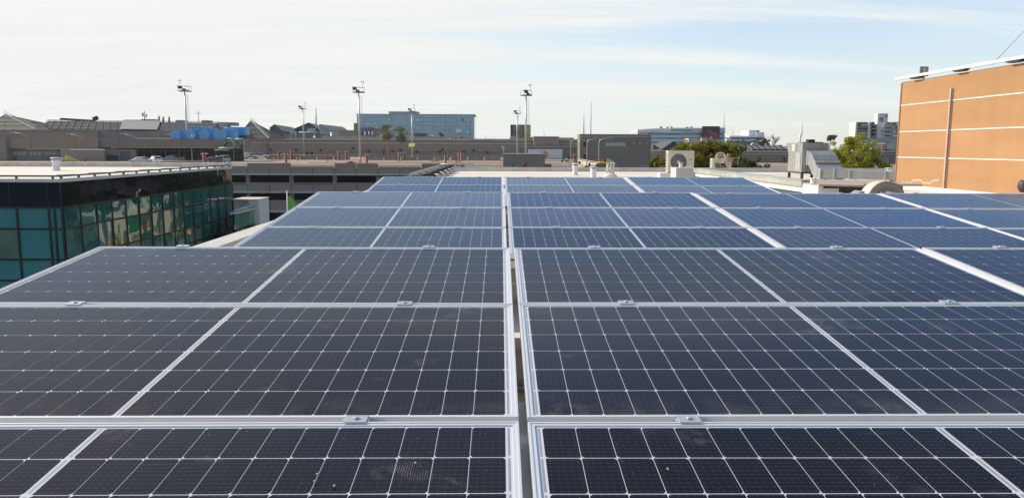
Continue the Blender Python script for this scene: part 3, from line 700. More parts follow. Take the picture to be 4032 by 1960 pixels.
MB_ = MB(); MB_.box(a2.x-0.05,a2.x+0.85,29.15,29.6,RZ,a2.z-0.104)
tag(MB_.build('equipment_plinth', M_WHITE, loc=(a2.x,29.3,RZ)),'low white plinth under the smaller air conditioner','plinth')
# ---- satellite dish with red square emblem
dc = at(2838, 622, 28.6); dr = 22.0*28.6/FPX
ds = thing('satellite_dish','cream satellite dish with a red square emblem tilted to the right','satellite dish',(dc.x+0.28,28.9,RZ))
dz_ = dc.z
nd_ = Vector((-0.28,-0.93,0.22)).normalized(); ux = nd_.cross(Vector((0,0,1))).normalized()*-1; uy = ux.cross(nd_).normalized()
if uy.z < 0: uy = -uy
if ux.x < 0: ux = -ux
k = MB(); rings = 8; nn = 36; vs = []; 
for i in range(rings+1):
    r = dr*i/rings
    for j in range(nn):
        a = 2*math.pi*j/nn; vs.append(dc+ux*(r*math.cos(a))+uy*(r*math.sin(a)*1.04)-nd_*(0.10*dr*(1-(i/rings)**2)*1.6))
k.add(vs,[(i*nn+j,i*nn+(j+1)%nn,(i+1)*nn+(j+1)%nn,(i+1)*nn+j) for i in range(rings) for j in range(nn)],0,True)
do = k.build('dish', mat('dish_cream',(0.66,0.61,0.46),0.5,0,0.05,3), ds, fix=False); sm_ = do.modifiers.new('t','SOLIDIFY'); sm_.thickness = 0.012
c_, s__ = math.cos(RAD(12)), math.sin(RAD(12)); ex = ux*c_+uy*s__; ey = -ux*s__+uy*c_
ec = dc+uy*dr*0.38-ux*dr*0.02-nd_*(0.09*dr)+nd_*0.03
k = MB(); hs = dr*0.40; k.obox(ec, ex*hs, ey*hs*0.96, nd_*0.004, 0); k.build('emblem', mat('emblem_red',(0.42,0.04,0.03),0.5), ds)
k = MB(); text_mesh(k,'IAJ',ec-ex*hs*.62-ey*hs*.45+nd_*0.006,ex,ey,hs*0.95,0,0,0.03,hs*1.25); k.build('emblem_letters', M_WHITE, ds, fix=False)
k = MB(); k.tube([(dc.x+0.25,28.95,RZ),(dc.x+0.25,28.95,dc.z+0.12)],0.035); k.tube([(dc.x+0.25,28.95,dc.z-0.02),tuple(dc-nd_*0.05)],0.025); k.tube([(dc.x+0.25,28.95,dc.z-0.25),(dc.x+0.75,29.1,RZ)],0.02); k.build('mast', mat('rusty_steel',(0.20,0.13,0.09),0.8), ds)
k = MB()
for i in range(5):
    xx = dc.x+0.25+random.uniform(-.05,.32); zz_ = dc.z+random.uniform(-.12,.16); k.obox((xx,28.9+random.uniform(-.1,.1),zz_),(0.05,0,random.uniform(-.02,.02)),(0,0.04,0),(0.0,0,random.uniform(.04,.08)))
k.tube([(dc.x+0.15,28.9,dc.z+.05),(dc.x+0.75,28.9,dc.z-.02)],0.015); k.tube([(dc.x+0.72,28.9,dc.z-.25),(dc.x+0.78,28.9,dc.z+.06)],0.015); k.build('bracket', mat('bracket_tan',(0.40,0.30,0.20),0.7,0,0.3,4), ds)
k = MB()
for i in range(3):
    cc_ = Vector((dc.x+0.10,28.75,dc.z-0.36)); k.tube([cc_+Vector((0.13*math.cos(t)*(1-.12*i),0.02*i,0.15*math.sin(t)*(1-.1*i))) for t in [2*math.pi*j/18 for j in range(17)]],0.010,6)
k.build('cable_coil', M_BLACK, ds)

# ---- low walls, gutter beam and raised slab
M_GREYW = mat('grey_white_render',(0.50,0.49,0.46),0.8,0,0.12,1.2,streak=0.12)
y0, y1 = 25.0, 25.83; xl = at(2662,680,25).x; xr = at(2740,680,25).x; zt = at(2700,661,25).z
MBk = MB(); MBk.box(xl,xr,y0,y1,RZ,zt); tag(MBk.build('low_wall', M_GREYW, loc=(xl+.3,25.4,RZ), bevel=0.012),'short thick grey-white wall block in front of the large air conditioner','wall')
vb = at(2682.5, 661, 25.3); vt = at(2682.5, 645, 25.3)
vent('roof_vent','small white vent pipe with domed cap on the grey-white wall block',(vb.x,25.35,zt),vt.z-vb.z+.02,0.062,cap=1.25)
xa, xb = at(2736,680,27).x, at(2921,680,27).x; zt2 = at(2800,663,27).z
MBk = MB(); MBk.box(xa,xb,27.0,27.3,RZ,zt2); tag(MBk.build('low_wall', M_GREYW, loc=(xa+1,27.1,RZ)),'long low grey wall running behind the steel gutter beam','wall')
gx = xr-0.10
gb2 = thing('gutter_beam','long galvanised gutter beam running back from the white box beside the panels','gutter',(gx,20,RZ))
gz1 = -0.655
k = MB(); k.box(gx,gx+0.30,15.9,24.97,gz1-0.125,gz1); k.box(gx-0.012,gx,15.9,24.97,gz1-0.02,gz1+0.004); k.build('gutter', mat('weathered_zinc',(0.37,0.385,0.345),0.6,0.15,0.2,1.5,streak=0.3,stretch=(1,1,0.5)), gb2)
k = MB(); k.box(gx+0.06,gx+0.26,15.9,24.97,gz1-0.25,gz1-0.126); k.build('wall_band', M_WHITE, gb2)
k = MB(); k.box(gx+0.12,gx+0.22,15.9,24.97,RZ,gz1-0.251); k.build('glazing', glass('dark_green_glass',(0.015,0.05,0.04),0.06), gb2)
# raised slab on a white box
zb = -0.735; sx0 = gx+0.02
sl_ = thing('raised_slab','brownish roof slab with a bright white end wall beside the nearest panels','roof slab',(8,16,RZ))
k = MB(); k.box(sx0,sx0+0.10,15.1,15.89,RZ,zb); k.box(sx0+0.101,sx0+0.42,15.12,15.4,RZ,zb-0.045); k.build('white_wall', M_WHITE, sl_)
k = MB(); k.prism([(sx0,15.05),(sx0+0.75,14.75),(sx0+0.95,15.25),(sx0+2.1,15.15),(sx0+2.3,17.4),(sx0+0.31,17.4),(sx0+0.31,15.89),(sx0,15.89)],'z',zb,zb+0.035); k.build('slab', mat('brown_membrane',(0.40,0.33,0.26),0.85,0,0.22,1.2,0.2,10), sl_)
k = MB(); k.box(sx0+0.43,sx0+2.0,15.7,17.3,RZ,zb-0.001); k.build('core', mat('grey_core',(0.22,0.21,0.19),0.85,0,0.2,1.0), sl_)
k = MB(); k.box(sx0+0.43,sx0+1.9,15.25,15.69,RZ,zb-0.22); k.build('ledge', mat('grey_core_pale',(0.36,0.34,0.29),0.85,0,0.2,1.0), sl_)
vb = onz(3201, 726, zb+0.035); vt = at(3201, 700, vb.y)
vv = thing('roof_vent','white banded roof vent pipe on the brownish slab','vent',vb,'white roof vents')
h_ = vt.z-vb.z; r_ = 11*vb.y/FPX
k = MB(); k.lathe([(r_,0),(r_*1.02,h_*.35),(r_*.96,h_*.36),(r_*1.02,h_*.72),(r_*1.06,h_*.73),(r_*1.06,h_*.8)],(0,0,0),20); k.build('pipe', M_WHITE, vv, world=False)
k = MB(); k.lathe([(r_*1.05,h_*.802),(r_*1.28,h_*.86),(r_*1.2,h_*.95),(0.001,h_)],(0,0,0),20); k.build('cap', M_WHITE, vv, world=False)

# ---- centrifugal fan housing
fc = at(3489, 789, 14.0); fr_ = 74*14/FPX
fh = thing('fan_housing','cream drum-shaped fan housing with an olive front face, right of the slab','fan housing',(fc.x,14,RZ))
k = MB(); k.lathe([(fr_,0.0),(fr_,0.34)],(fc.x,14,fc.z),48,0,'y'); k.build('drum', M_CREAM, fh)
M_OLIVE = mat('olive_cream',(0.20,0.185,0.14),0.5,0,0.08,3)
k = MB(); k.lathe([(fr_*1.02,0.0),(fr_*1.02,-0.02),(fr_*0.97,-0.02),(0.001,-0.018)],(fc.x,13.999,fc.z),48,0,'y'); k.build('front_plate', M_OLIVE, fh)
k = MB(); pts = []
for i in range(19):
    a = math.pi*(0.12+0.76*i/18); pts.append((fc.x+fr_*.62*math.cos(a),13.965,fc.z+fr_*.62*math.sin(a)))
k.tube(pts,0.008,6); k.build('rib', M_OLIVE, fh)
k = MB(); k.lathe([(0.001,-0.026),(0.048,-0.026),(0.048,-0.020)],(0,0,0),20,0,'y')
k.v = [(fc.x+0.0+x*1.15+.03,13.998+y,fc.z+fr_*.42+z*0.5+x*-.1) for x,y,z in k.v]; k.build('plate', M_WHITE, fh)
for s_ in (-1,1):
    k = MB(); x = fc.x+s_*0.115; k.prism([(13.975,fc.z-0.05),(13.90,fc.z-0.05),(13.975,fc.z+0.16)],'x',x-0.012,x+0.012); k.build('bracket', M_CREAM, fh)
k = MB(); k.prism([(fc.x-0.98,fc.z-0.25),(fc.x-0.25,fc.z-0.25),(fc.x-0.25,fc.z+0.14),(fc.x-0.36,fc.z+0.16)],'y',14.2,14.5); k.box(fc.x-1.0,fc.x-0.3,14.05,14.6,fc.z-0.3,fc.z-0.02); k.build('outlet', M_GALV, fh)
k = MB(); k.box(fc.x-0.3,fc.x-0.22,14.05,14.25,RZ,fc.z-0.1); k.box(fc.x+0.22,fc.x+0.3,14.05,14.25,RZ,fc.z-0.1); k.build('stand', M_STEEL, fh)

# ---- evaporative cooler on legs with its ducts
bx0, bx1, by0, by1 = at(3157,640,30.2).x, at(3260,640,30.2).x, 30.2, 31.65
bz0, bz1 = at(3157,683,30.2).z, at(3157,562,30.2).z
ev = thing('air_handler','tall galvanised air handler box on rusty legs with a curved duct','air handler',((bx0+bx1)/2,31,RZ))
k = MB(); k.box(bx0,bx1,by0,by1,bz0+0.05,bz1); k.build('casing', M_GALV, ev)
k = MB()
for i in range(6): y = by0+0.06+i*0.25; k.box(bx0-0.006,bx0-0.0005,y,y+0.025,bz0+0.06,bz1-0.02)
for i in range(4): x = bx0+0.10+i*0.16; k.box(x,x+0.02,by0-0.006,by0-0.0005,bz0+0.06,bz1-0.5)
k.build('seam', mat('seam_zinc',(0.60,0.62,0.60),0.4,0.5), ev)
k = MB(); k.box(bx0-0.02,bx0-0.007,by0+0.12,by0+0.62,bz0+0.12,bz0+0.80); k.build('door', mat('door_zinc',(0.40,0.42,0.395),0.5,0.2), ev)
k = MB(); k.sphere((bx0-0.04,by0+0.40,bz0+0.48),0.03,8,6); k.build('handle', M_WHITE, ev)
k = MB(); k.box(bx0-0.014,bx0-0.007,by0+0.75,by0+1.05,bz0+0.85,bz1-0.05); k.build('paper_sheet', mat('buff_sheet',(0.55,0.45,0.32),0.8), ev)
k = MB(); k.box(bx0-0.013,bx0-0.007,by0+0.55,by0+0.745,bz0+0.85,bz1-0.05); k.build('dark_panel', mat('zinc_dark',(0.22,0.25,0.26),0.5,0.3), ev)
k = MB(); k.prism([(by1,bz1),(by1+0.36,bz1),(by1,bz0+0.7)],'x',bx0+0.02,bx0+0.10); k.build('rain_hood', M_GALV, ev)
k = MB(); k.box(bx0-0.01,bx1+0.01,by0-0.01,by1+0.01,bz0-0.01,bz0+0.05); k.build('base_frame', mat('dark_iron',(0.05,0.045,0.045),0.7), ev)
for x in (bx0+0.05,bx1-0.05):
    for y in (by0+0.05,by1-0.05):
        k = MB(); k.box(x-0.045,x+0.045,y-0.045,y+0.045,RZ,bz0-0.011); k.build('leg', mat('rust_iron',(0.10,0.045,0.028),0.8,0,0.3,6), ev)
k = MB(); k.box(bx0+0.3,bx1-0.15,by0+0.2,by1-0.2,bz1,bz1+0.03); k.box(bx0+0.35,bx0+0.6,by0+0.3,by0+0.6,bz1+0.03,bz1+0.13); k.build('lid', M_BLACK, ev)
dx0, dx1 = at(3181,640,30).x, at(3249,640,30).x
prof = [(30.19,-.10),(30.02,-.10),(29.85,-.13),(29.6,-.24),(29.4,-.42),(29.25,-.60),(29.0,-.72),(28.75,-.79),(28.75,-1.12),(29.25,-1.10),(29.55,-.98),(29.75,-.80),(29.9,-.66),(30.02,-.63),(30.19,-.63)]
k = MB(); k.prism(prof,'x',dx0,dx1+0.25); k.build('curved_duct', M_GALV, ev)
k = MB(); k.box(dx0-0.03,dx1+0.27,30.02,30.10,-.65,-.08); k.box(dx0-0.02,dx1+0.27,28.78,28.84,-1.14,-.755); k.bar((dx0-.01,29.3,-.50),(dx1+.26,29.3,-.50),0.05,0.05); k.build('flange', mat('flange_zinc',(0.62,0.64,0.63),0.4,0.5), ev)
# straight duct run to the right
dr_ = thing('duct_run','run of four joined galvanised duct boxes leading to the orange wall','duct',(13,28.5,RZ))
P0, P1 = Vector((dx0+0.05,28.74,0)), Vector((15.2,26.6,0)); dirv = (P1-P0).normalized(); nrm = Vector((-dirv.y,dirv.x,0))
cuts = [0.0,0.42,0.95,2.15,3.6]
for i,(a,b) in enumerate(zip(cuts,cuts[1:])):
    zt_ = -0.77-0.035*i*0.6; zb_ = -1.10-0.005*i
    m_ = P0+dirv*((a+b)/2)+nrm*0.35
    k = MB(); k.obox((m_.x,m_.y,(zt_+zb_)/2), dirv*((b-a)/2-0.012), nrm*0.35, (0,0,(zt_-zb_)/2)); k.build('duct_box', M_GALV, dr_)
    f_ = P0+dirv*b+nrm*0.35
    k = MB(); k.obox((f_.x,f_.y,(zt_+zb_)/2), dirv*0.012, nrm*0.375, (0,0,(zt_-zb_)/2+0.02)); k.build('flange', mat('flange_zinc',(0.62,0.64,0.63),0.4,0.5), dr_)
for t_ in (0.6,1.2,2.4,3.3):
    f_ = P0+dirv*t_+nrm*0.2; k = MB(); k.box(f_.x-0.03,f_.x+0.03,f_.y-0.2,f_.y+0.2,RZ,-1.13); k.build('support', M_BLACK, dr_)
vq = at(3508, 662, 34); vr = onz(3500, 672, RZ)
q_ = at(3500, 680, 36.5)
vent('roof_vent','white roof vent with a wide cap beside the orange wall corner',(q_.x,36.5,RZ),at(3500,661,36.5).z-RZ,0.10,group='white roof vents',cap=1.9)
# ================================================================== SHOPPING CENTRE BEHIND
def rect(mb, x0, y0, x1, y1, Y, depth, mi=0, zbot=None):
    """block whose front face fills a photo rectangle at depth Y"""
    a = at(x0, y0, Y); b = at(x1, y1, Y); c = at(x1, y0, Y)
    mb.box(a.x, b.x, Y, Y+depth, b.z if zbot is None else zbot, (a.z+c.z)/2, mi); return mb
M_BLUEGREY = mat('blue_grey_cladding', (0.14,0.165,0.185), 0.6, 0.1, 0.12, 0.3, streak=0.15)
M_GLZ = mat('dusty_glazing', (0.07,0.073,0.072), 0.6, 0, 0.25, 0.25, spec=0.15)
M_GLZ2 = mat('pale_dusty_glazing', (0.115,0.105,0.088), 0.6, 0, 0.25, 0.3, spec=0.15)
M_ROOFG = mat('grey_sheet_roof', (0.17,0.175,0.19), 0.5, 0.1, 0.15, 0.3)
M_LGREY = mat('light_grey_cladding', (0.38,0.40,0.38), 0.6, 0.1, 0.1, 0.4, streak=0.1)

WY = 290.0
mw = thing('mall_wall_building', 'long low brown windowless mall wing with pale cornice across the middle distance', 'building', (at(1700,600,WY).x, WY, GZ))
wt = at(1700, 550, WY).z
xw0, xw1 = at(962, 600, WY).x, at(2300, 600, WY).x
k = MB(); k.box(xw0, xw1, WY, WY+60, GZ, wt); k.build('wall', M_CONC, mw)
k = MB(); k.box(xw0, xw1, WY-0.5, WY, wt-0.25, wt+0.35); k.box(xw0, xw1, WY-0.25, WY, wt-1.6, wt-1.2); k.build('cornice', M_TRIM, mw)
k = MB(); rect(k, 1038, 530, 1052, 640, WY-0.8, 0.7, zbot=DZ); k.build('pier', M_CONC, mw)
lamp_l = MB()
for (px, py) in ((1067,590),(1166,591),(1262,591),(1390,585),(1452,594),(1546,595),(1640,598),(1733,598),(1826,598),(1865,592),(1920,600),(1742,589)):
    q = at(px, py, WY-0.3); k = MB(); k.lathe([(0.30,0),(0.42,-0.35),(0.1,-0.5)],(q.x,WY,q.z),10,0,'y'); k.build('wall_lamp', M_BLACK, mw)
k = MB(); k.bar((at(1300,596,WY).x,WY-0.06,at(1300,596,WY).z),(at(2090,600,WY).x,WY-0.06,at(2090,600,WY).z),0.1,0.1); k.build('conduit', mat('thin_conduit',(0.18,0.16,0.14),0.8), mw)
for (a_, b_) in ((1205,1215),(1222,1233)):
    k = MB(); rect(k, a_, 599, b_, 611, WY-0.1, 0.09); k.build('hatch', mat('dark_hatch',(0.06,0.055,0.05),0.8), mw)
k = MB(); rect(k, 1509, 586, 1512, 622, WY-0.5, 0.4); k.build('red_pipe', mat('dark_red_pipe',(0.22,0.03,0.025),0.6), mw)
# entrance block with an arched moulding
k = MB(); rect(k, 2102, 541, 2199, 600, WY-4, 30, zbot=GZ); k.build('entrance_block', M_CONC, mw)
k = MB(); rect(k, 2100, 537, 2202, 541.2, WY-4.6, 31); rect(k, 2100, 545, 2202, 547, WY-4.3, 0.29); k.build('entrance_cornice', M_TRIM, mw)
k = MB(); pts = [at(2113+76*i/14, 574-11*math.sin(math.pi*(0.18+0.64*i/14))+6, WY-4.2) for i in range(15)]; k.tube(pts, 0.22, 6); k.build('arch_moulding', M_CONC_D, mw)
# shed behind the hoarding
gw_ = thing('green_hoarding_wall','dark olive wall behind the white advertising board','wall',(at(2160,600,255).x,255,DZ))
k = MB(); rect(k, 2040, 579, 2284, 640, 255, 4, zbot=DZ); k.build('wall', mat('dark_olive_paint',(0.155,0.15,0.115),0.85,0,0.08,0.3), gw_)
k = MB(); rect(k, 2038, 577, 2286, 579.4, 254.8, 4.4); k.build('coping', M_TRIM, gw_)
adv = thing('advertising_board','long white advertising board with an orange disc on the garage roof','billboard',(at(2146,630,246).x,246,DZ))
k = MB(); rect(k, 2079, 588, 2214, 629.3, 246, 0.4); k.build('board', mat('pale_blue_white_board',(0.52,0.56,0.58),0.6,0,0.04,0.3), adv)
oc = at(2146, 608.5, 245.9); orad = 12*246/FPX
k = MB(); k.lathe([(0.001,-0.02),(orad,-0.02),(orad,0.09)],(oc.x,245.95,oc.z),36,0,'y'); k.build('orange_disc', mat('orange_print',(0.55,0.22,0.03),0.6), adv)
k = MB(); rect(k, 2139, 607, 2151, 609.5, 245.9, 0.02); k.build('disc_bar', M_CHIME, adv)
mgrey = mat('grey_print',(0.18,0.2,0.22),0.7)
for (a_,b_,c_,d_) in ((2138,2153,592.5,593.5),(2146,2158,623,623.9),(2184,2210,624,624.6),(2180,2183,622.5,625.5)):
    k = MB(); rect(k, a_, c_, b_, d_, 245.97, 0.02); k.build('print_line', mgrey, adv)
k = MB(); rect(k, 2084, 629.5, 2210, 634, 246.1, 0.6, zbot=DZ); k.build('base', M_BLACK, adv)
k = MB(); rect(k, 2130, 587, 2131.5, 607, 245.8, 0.1); k.build('joint_pole', M_STEEL, adv)

# bigger brown block to the right of it
BY = 150.0
bb = thing('mall_block', 'tall dark brown mall block with two round vents and a strip window', 'building', (at(2420,600,BY).x, BY, GZ))
bt = at(2420, 531, BY).z; xb0, xb1 = at(2283,600,BY).x, at(2563,600,BY).x
k = MB(); k.box(xb0, xb1, BY, BY+5, GZ, bt); k.build('wall', M_CONC_D, bb)
k = MB(); k.box(xb0-0.1, xb1+0.1, BY-0.2, BY+5.1, bt, bt+0.12); k.box(xb0, xb1, BY-0.12, BY-0.001, bt-0.42, bt-0.25); k.build('cornice', M_TRIM, bb)
for (px,py) in ((2304.5,569),(2304,617)):
    q = at(px,py,BY); k = MB(); k.lathe([(0.001,-0.03),(0.40,-0.03),(0.40,0.05)],(q.x,BY-0.02,q.z),24,0,'y'); o = k.build('round_vent', M_DARK, bb)
    k = MB(); k.box(q.x-0.4,q.x+0.4,BY-0.08,BY-0.052,q.z-0.02,q.z+0.02); k.build('bar', M_STEEL, o)
for (a_,b_) in ((2383,2402),(2403,2421),(2423,2442),(2443,2462)):
    k = MB(); rect(k, a_, 562, b_, 576, BY-0.03, 0.02); k.build('window', glass('pale_teal_glass',(0.26,0.36,0.34),0.1,0.006,0.6,0.5,1.5,0.3,1.5), bb)
for i in range(8):
    k = MB(); rect(k, 2476+9.5*i, 562, 2483+9.5*i, 565.5, BY-0.03, 0.02); k.build('slot_window', M_LGREY if i % 3 else M_DARK, bb)
for (px,py) in ((2276+7,601),(2375,601),(2470,601),(2507,594),(2488,579),(2503,650)):
    q = at(px+3,py,BY); k = MB(); k.lathe([(0.13,0),(0.16,-0.16),(0.05,-0.2)],(q.x,BY,q.z),8,0,'y'); k.build('wall_lamp', M_CONC_D, bb)
k = MB(); k.tube([(xb1-0.3,BY-0.1,bt-0.2),(xb1-0.3,BY-0.1,DZ)],0.06); k.build('downpipe', M_CONC, bb)
k = MB(); k.box(xb0+0.02,xb1-0.02,BY-0.012,BY-0.001,DZ+1.9,DZ+1.95); k.box(xb0+0.02,xb1-0.02,BY-0.012,BY-0.001,0.55,0.59); k.build('wall_joint', mat('joint_dark',(0.12,0.11,0.10),0.9), bb)
# right wing
RY = 200.0
rw = thing('mall_right_wing','low brown mall wing with pale cornice behind the trees on the right','building',(at(3100,620,RY).x,RY,GZ))
rt = at(3000, 596, RY).z; x0_, x1_ = at(2563,600,RY).x, at(3900,600,RY).x
k = MB(); k.box(x0_, x1_, RY, RY+50, GZ, rt); k.build('wall', M_CONC_D, rw)
k = MB(); k.box(x0_, x1_, RY-0.3, RY, rt-0.15, rt+0.18); k.box(x0_, x1_, RY-0.15, RY, rt-0.75, rt-0.55); k.build('cornice', M_TRIM, rw)
k = MB(); q = at(3089,640,RY-0.2); k.tube([(q.x,RY-0.2,GZ),(q.x,RY-0.2,at(3089,620,RY).z),(q.x-0.5,RY-0.1,at(3089,617,RY).z)],0.14,8); k.build('red_pipe', mat('dark_red_pipe',(0.22,0.03,0.025),0.6), rw)
# glazed skylight strips along the roofs
def skylight(px0, px1, pyt, pyb, Y, n, label, depth=4.0):
    a, b = at(px0,pyb,Y), at(px1,pyb,Y); zt_ = at((px0+px1)/2,pyt,Y).z; zb_ = (a.z+b.z)/2
    o = thing('skylight_strip', label, 'skylight', ((a.x+b.x)/2,Y,zb_), 'skylight strips on the mall roofs')
    zb2 = zb_+(zt_-zb_)*0.25
    k = MB(); k.prism([(Y,zb2),(Y+depth,zt_),(Y+depth+.3,zt_-.2),(Y+depth+.3,zb_-.3),(Y,zb_-.3)],'x',a.x,b.x); k.build('glazing', M_GLZ, o)
    k = MB()
    for i in range(n+1):
        x = a.x+(b.x-a.x)*i/n; k.bar((x,Y-0.04,zb2+.06),(x,Y+depth,zt_+.06),0.16,0.10); k.bar((x,Y-0.05,zb_-.2),(x,Y-0.05,zb2+.1),0.16,0.10)
    k.bar((a.x,Y-0.06,zb2+.07),(b.x,Y-0.06,zb2+.07),0.12,0.12); k.bar((a.x,Y+depth,zt_+.07),(b.x,Y+depth,zt_+.07),0.12,0.12)
    k.build('frame', mat('tan_frame',(0.34,0.28,0.22),0.6), o)
skylight(1268,1492,535,550,WY+6,17,'tan framed skylight strip behind the tall lamp mast, left of the palms')
skylight(1628,1846,539,553,WY+6,15,'tan framed skylight strip in front of the blue glass tower')
skylight(2008,2100,542,557,WY+6,6,'short tan framed skylight strip under the yellow sign box')
skylight(2200,2262,543,556,WY+6,4,'short tan framed skylight strip beside the entrance block')
skylight(2960,3100,575,592,RY+5,6,'dark skylight strip on the mall wing left of the air handler')

# ---- grey sawtooth roofs and plant behind the wall
def gable(name, label, pts_front, depth, Y, wallz, mroof, mgable, cat='roof', group=None, shift=0.0, ribs=0):
    """front gable outline given as photo points left eave, ridge, right eave; runs back by depth and sideways by shift"""
    a, r, b = (at(x,y,Y) for x, y in pts_front)
    o = thing(name, label, cat, ((a.x+b.x)/2,Y,min(a.z,b.z)), group)
    S = Vector((shift,depth,0)); lo = wallz
    k = MB(); k.add([a,r,b,Vector((b.x,Y,lo)),Vector((a.x,Y,lo)),a+S,r+S,b+S,Vector((b.x+shift,Y+depth,lo)),Vector((a.x+shift,Y+depth,lo))],[(0,1,2,3,4),(5,9,8,7,6),(0,4,9,5),(2,7,8,3)]); k.build('gable', mgable, o)
    up = Vector((0,0,0.12)); e = Vector((0,-0.6,0))
    k = MB(); k.add([a+up+e,r+up+e,r+S+up,a+S+up],[(0,1,2,3)]); k.add([r+up+e,b+up+e,b+S+up,r+S+up],[(0,1,2,3)]); rf = k.build('roof', mroof, o, fix=False); rf.modifiers.new('t','SOLIDIFY').thickness = 0.25
    if ribs:
        k = MB()
        for i in range(1,ribs):
            t = i/ribs; k.bar(r.lerp(b,t)+up*2.2+e, (r+S).lerp(b+S,t)+up*2.2, 0.15, 0.1)
        k.build('roof_rib', M_STEEL, o)
    return o
SY = 320.0; wz0 = at(1200,552,SY).z-1
gable('shed_roof','left grey sheet gable roof with glazed front above the mall wall',[(1062,505),(1081,491),(1115,517)],46,SY,wz0,M_ROOFG,M_GLZ2,'roof',None,-5,4)
gable('shed_roof','dark pointed gable roof at the middle of the mall roof cluster',[(1160,508),(1216,484),(1258,512)],30,SY+4,wz0,mat('dark_navy_sheet',(0.055,0.065,0.085),0.5,0.1,0.1,0.4),mat('dark_grey_sheet',(0.07,0.07,0.072),0.7),'roof',None,-3.5)
gable('shed_roof','wide grey sheet roof with a pale green gable side, left of the lamp mast',[(1257,490),(1258,490),(1304,520)],42,SY-2,wz0,M_ROOFG,M_LGREY,'roof',None,0.8,5)
k = MB(); rect(k, 1115, 528, 1270, 549, SY-12, 8); tag(k.build('roof_plant_wall', M_BLUEGREY, loc=(at(1190,540,SY).x,SY-12,wz0)),'blue-grey plant screen with pipes behind the mall cornice','wall')
pt_ = thing('roof_pipes','cluster of grey roof pipes and a long horizontal pipe before the plant screen','pipes',(at(1180,548,SY-16).x,SY-16,at(1180,548,SY-16).z))
def pxline(mb, pts, r, Y, n=8): mb.tube([at(x,y,Y) for x,y in pts], r, n); return mb
for (pts,r) in (([(1146,546),(1146,521),(1150,519)],0.3),([(1150,546),(1151,524),(1160,522),(1160,546)],0.25),([(1165,546),(1165,520)],0.2),([(1176,522),(1252,522)],0.3),([(1200,546),(1200,521)],0.25),([(1238,545),(1238,521)],0.2),([(1208,519),(1240,519)],0.18)):
    k = MB(); pxline(k, pts, r, SY-16); k.build('pipe', M_LGREY, pt_)
for (x,y,lab) in ((1239,541,'shiny white turbine vent left of the brown plant box'),(1305,526,'shiny white turbine vent beside the wide grey roof')):
    q = at(x,y,SY-18); k = MB(); k.sphere((q.x,SY-18,q.z),0.5,12,8); k.tube([(q.x,SY-18,q.z-2.2),(q.x,SY-18,q.z-.4)],0.28)
    tag(k.build('turbine_vent', mat('bright_metal',(0.8,0.8,0.8),0.3,0.6), loc=(q.x,SY-18,q.z-2)), lab, 'vent')
k = MB(); rect(k, 1210, 505, 1236, 517, SY-6, 3); tag(k.build('roof_cabinet', M_LGREY, loc=(at(1222,517,SY).x,SY-6,wz0)),'light grey roof cabinet in front of the dark pointed gable','cabinet')
k = MB(); rect(k, 1335, 513, 1405, 536, SY-10, 14); tag(k.build('plant_room', M_CONC, loc=(at(1370,536,SY).x,SY-8,wz0)),'plain brown plant room left of the tall lamp mast','plant room')
k = MB(); rect(k, 1393, 485, 1403, 513, SY+10, 4); tag(k.build('chimney', mat('yellow_brown',(0.26,0.20,0.08),0.8), loc=(at(1398,513,SY).x,SY+10,wz0)),'stubby yellowish chimney left of the glass tower','chimney')
k = MB(); rect(k, 1418, 502, 1468, 537, SY+2, 14); tag(k.build('plant_room', M_BLUEGREY, loc=(at(1440,536,SY).x,SY+2,wz0)),'blue-grey plant room below the glass tower','plant room')
k = MB(); rect(k, 1468, 505, 1512, 537, SY, 14); tag(k.build('plant_room', M_CONC_D, loc=(at(1490,536,SY).x,SY,wz0)),'brown plant room partly hidden by the palms','plant room')
for i, x in enumerate((1437,1453,1466)):
    q0, q1 = at(x,535,SY-20), at(x,519,SY-20); k = MB(); k.tube([q0,q1],0.22)
    tag(k.build('flue_pipe', M_WHITE, loc=q0), ['leftmost','middle','rightmost'][i]+' of three short white flues before the blue-grey plant room','flue','short white flues')
for i in range(4):
    x = 1629+13.5*i; k = MB(); rect(k, x, 524, x+11.5, 538, SY-15, 3); tag(k.build('roof_fan_unit', mat('fan_unit_grey',(0.11,0.11,0.11),0.6), loc=at(x+6,538,SY-15)), ['first','second','third','fourth'][i]+' from the left of four dark roof fan units before the glass tower','fan unit','dark fan units')
q = at(1704,536,SY-14); k = MB(); k.lathe([(0.001,0.10),(0.6,0.05),(0.85,-0.15)],(q.x,SY-14,q.z),16,0,'y'); k.tube([(q.x,SY-13.8,q.z-1.2),(q.x,SY-13.8,q.z)],0.1)
tag(k.build('satellite_dish', M_CREAM, loc=(q.x,SY-14,q.z-1.2)),'tiny cream satellite dish on the roof before the glass tower','satellite dish')
for (x,y0,y1,r,lab) in ((1772,555,545,0.45,'short white roof pipe in front of the glass tower'),(1815,556,535,0.28,'short black flue in front of the glass tower right half')):
    a_, b_ = at(x,y0,WY+3), at(x,y1,WY+3); k = MB(); k.tube([a_,b_],r,10); tag(k.build('flue_pipe', M_WHITE if r>.4 else M_BLACK, loc=a_), lab, 'flue')

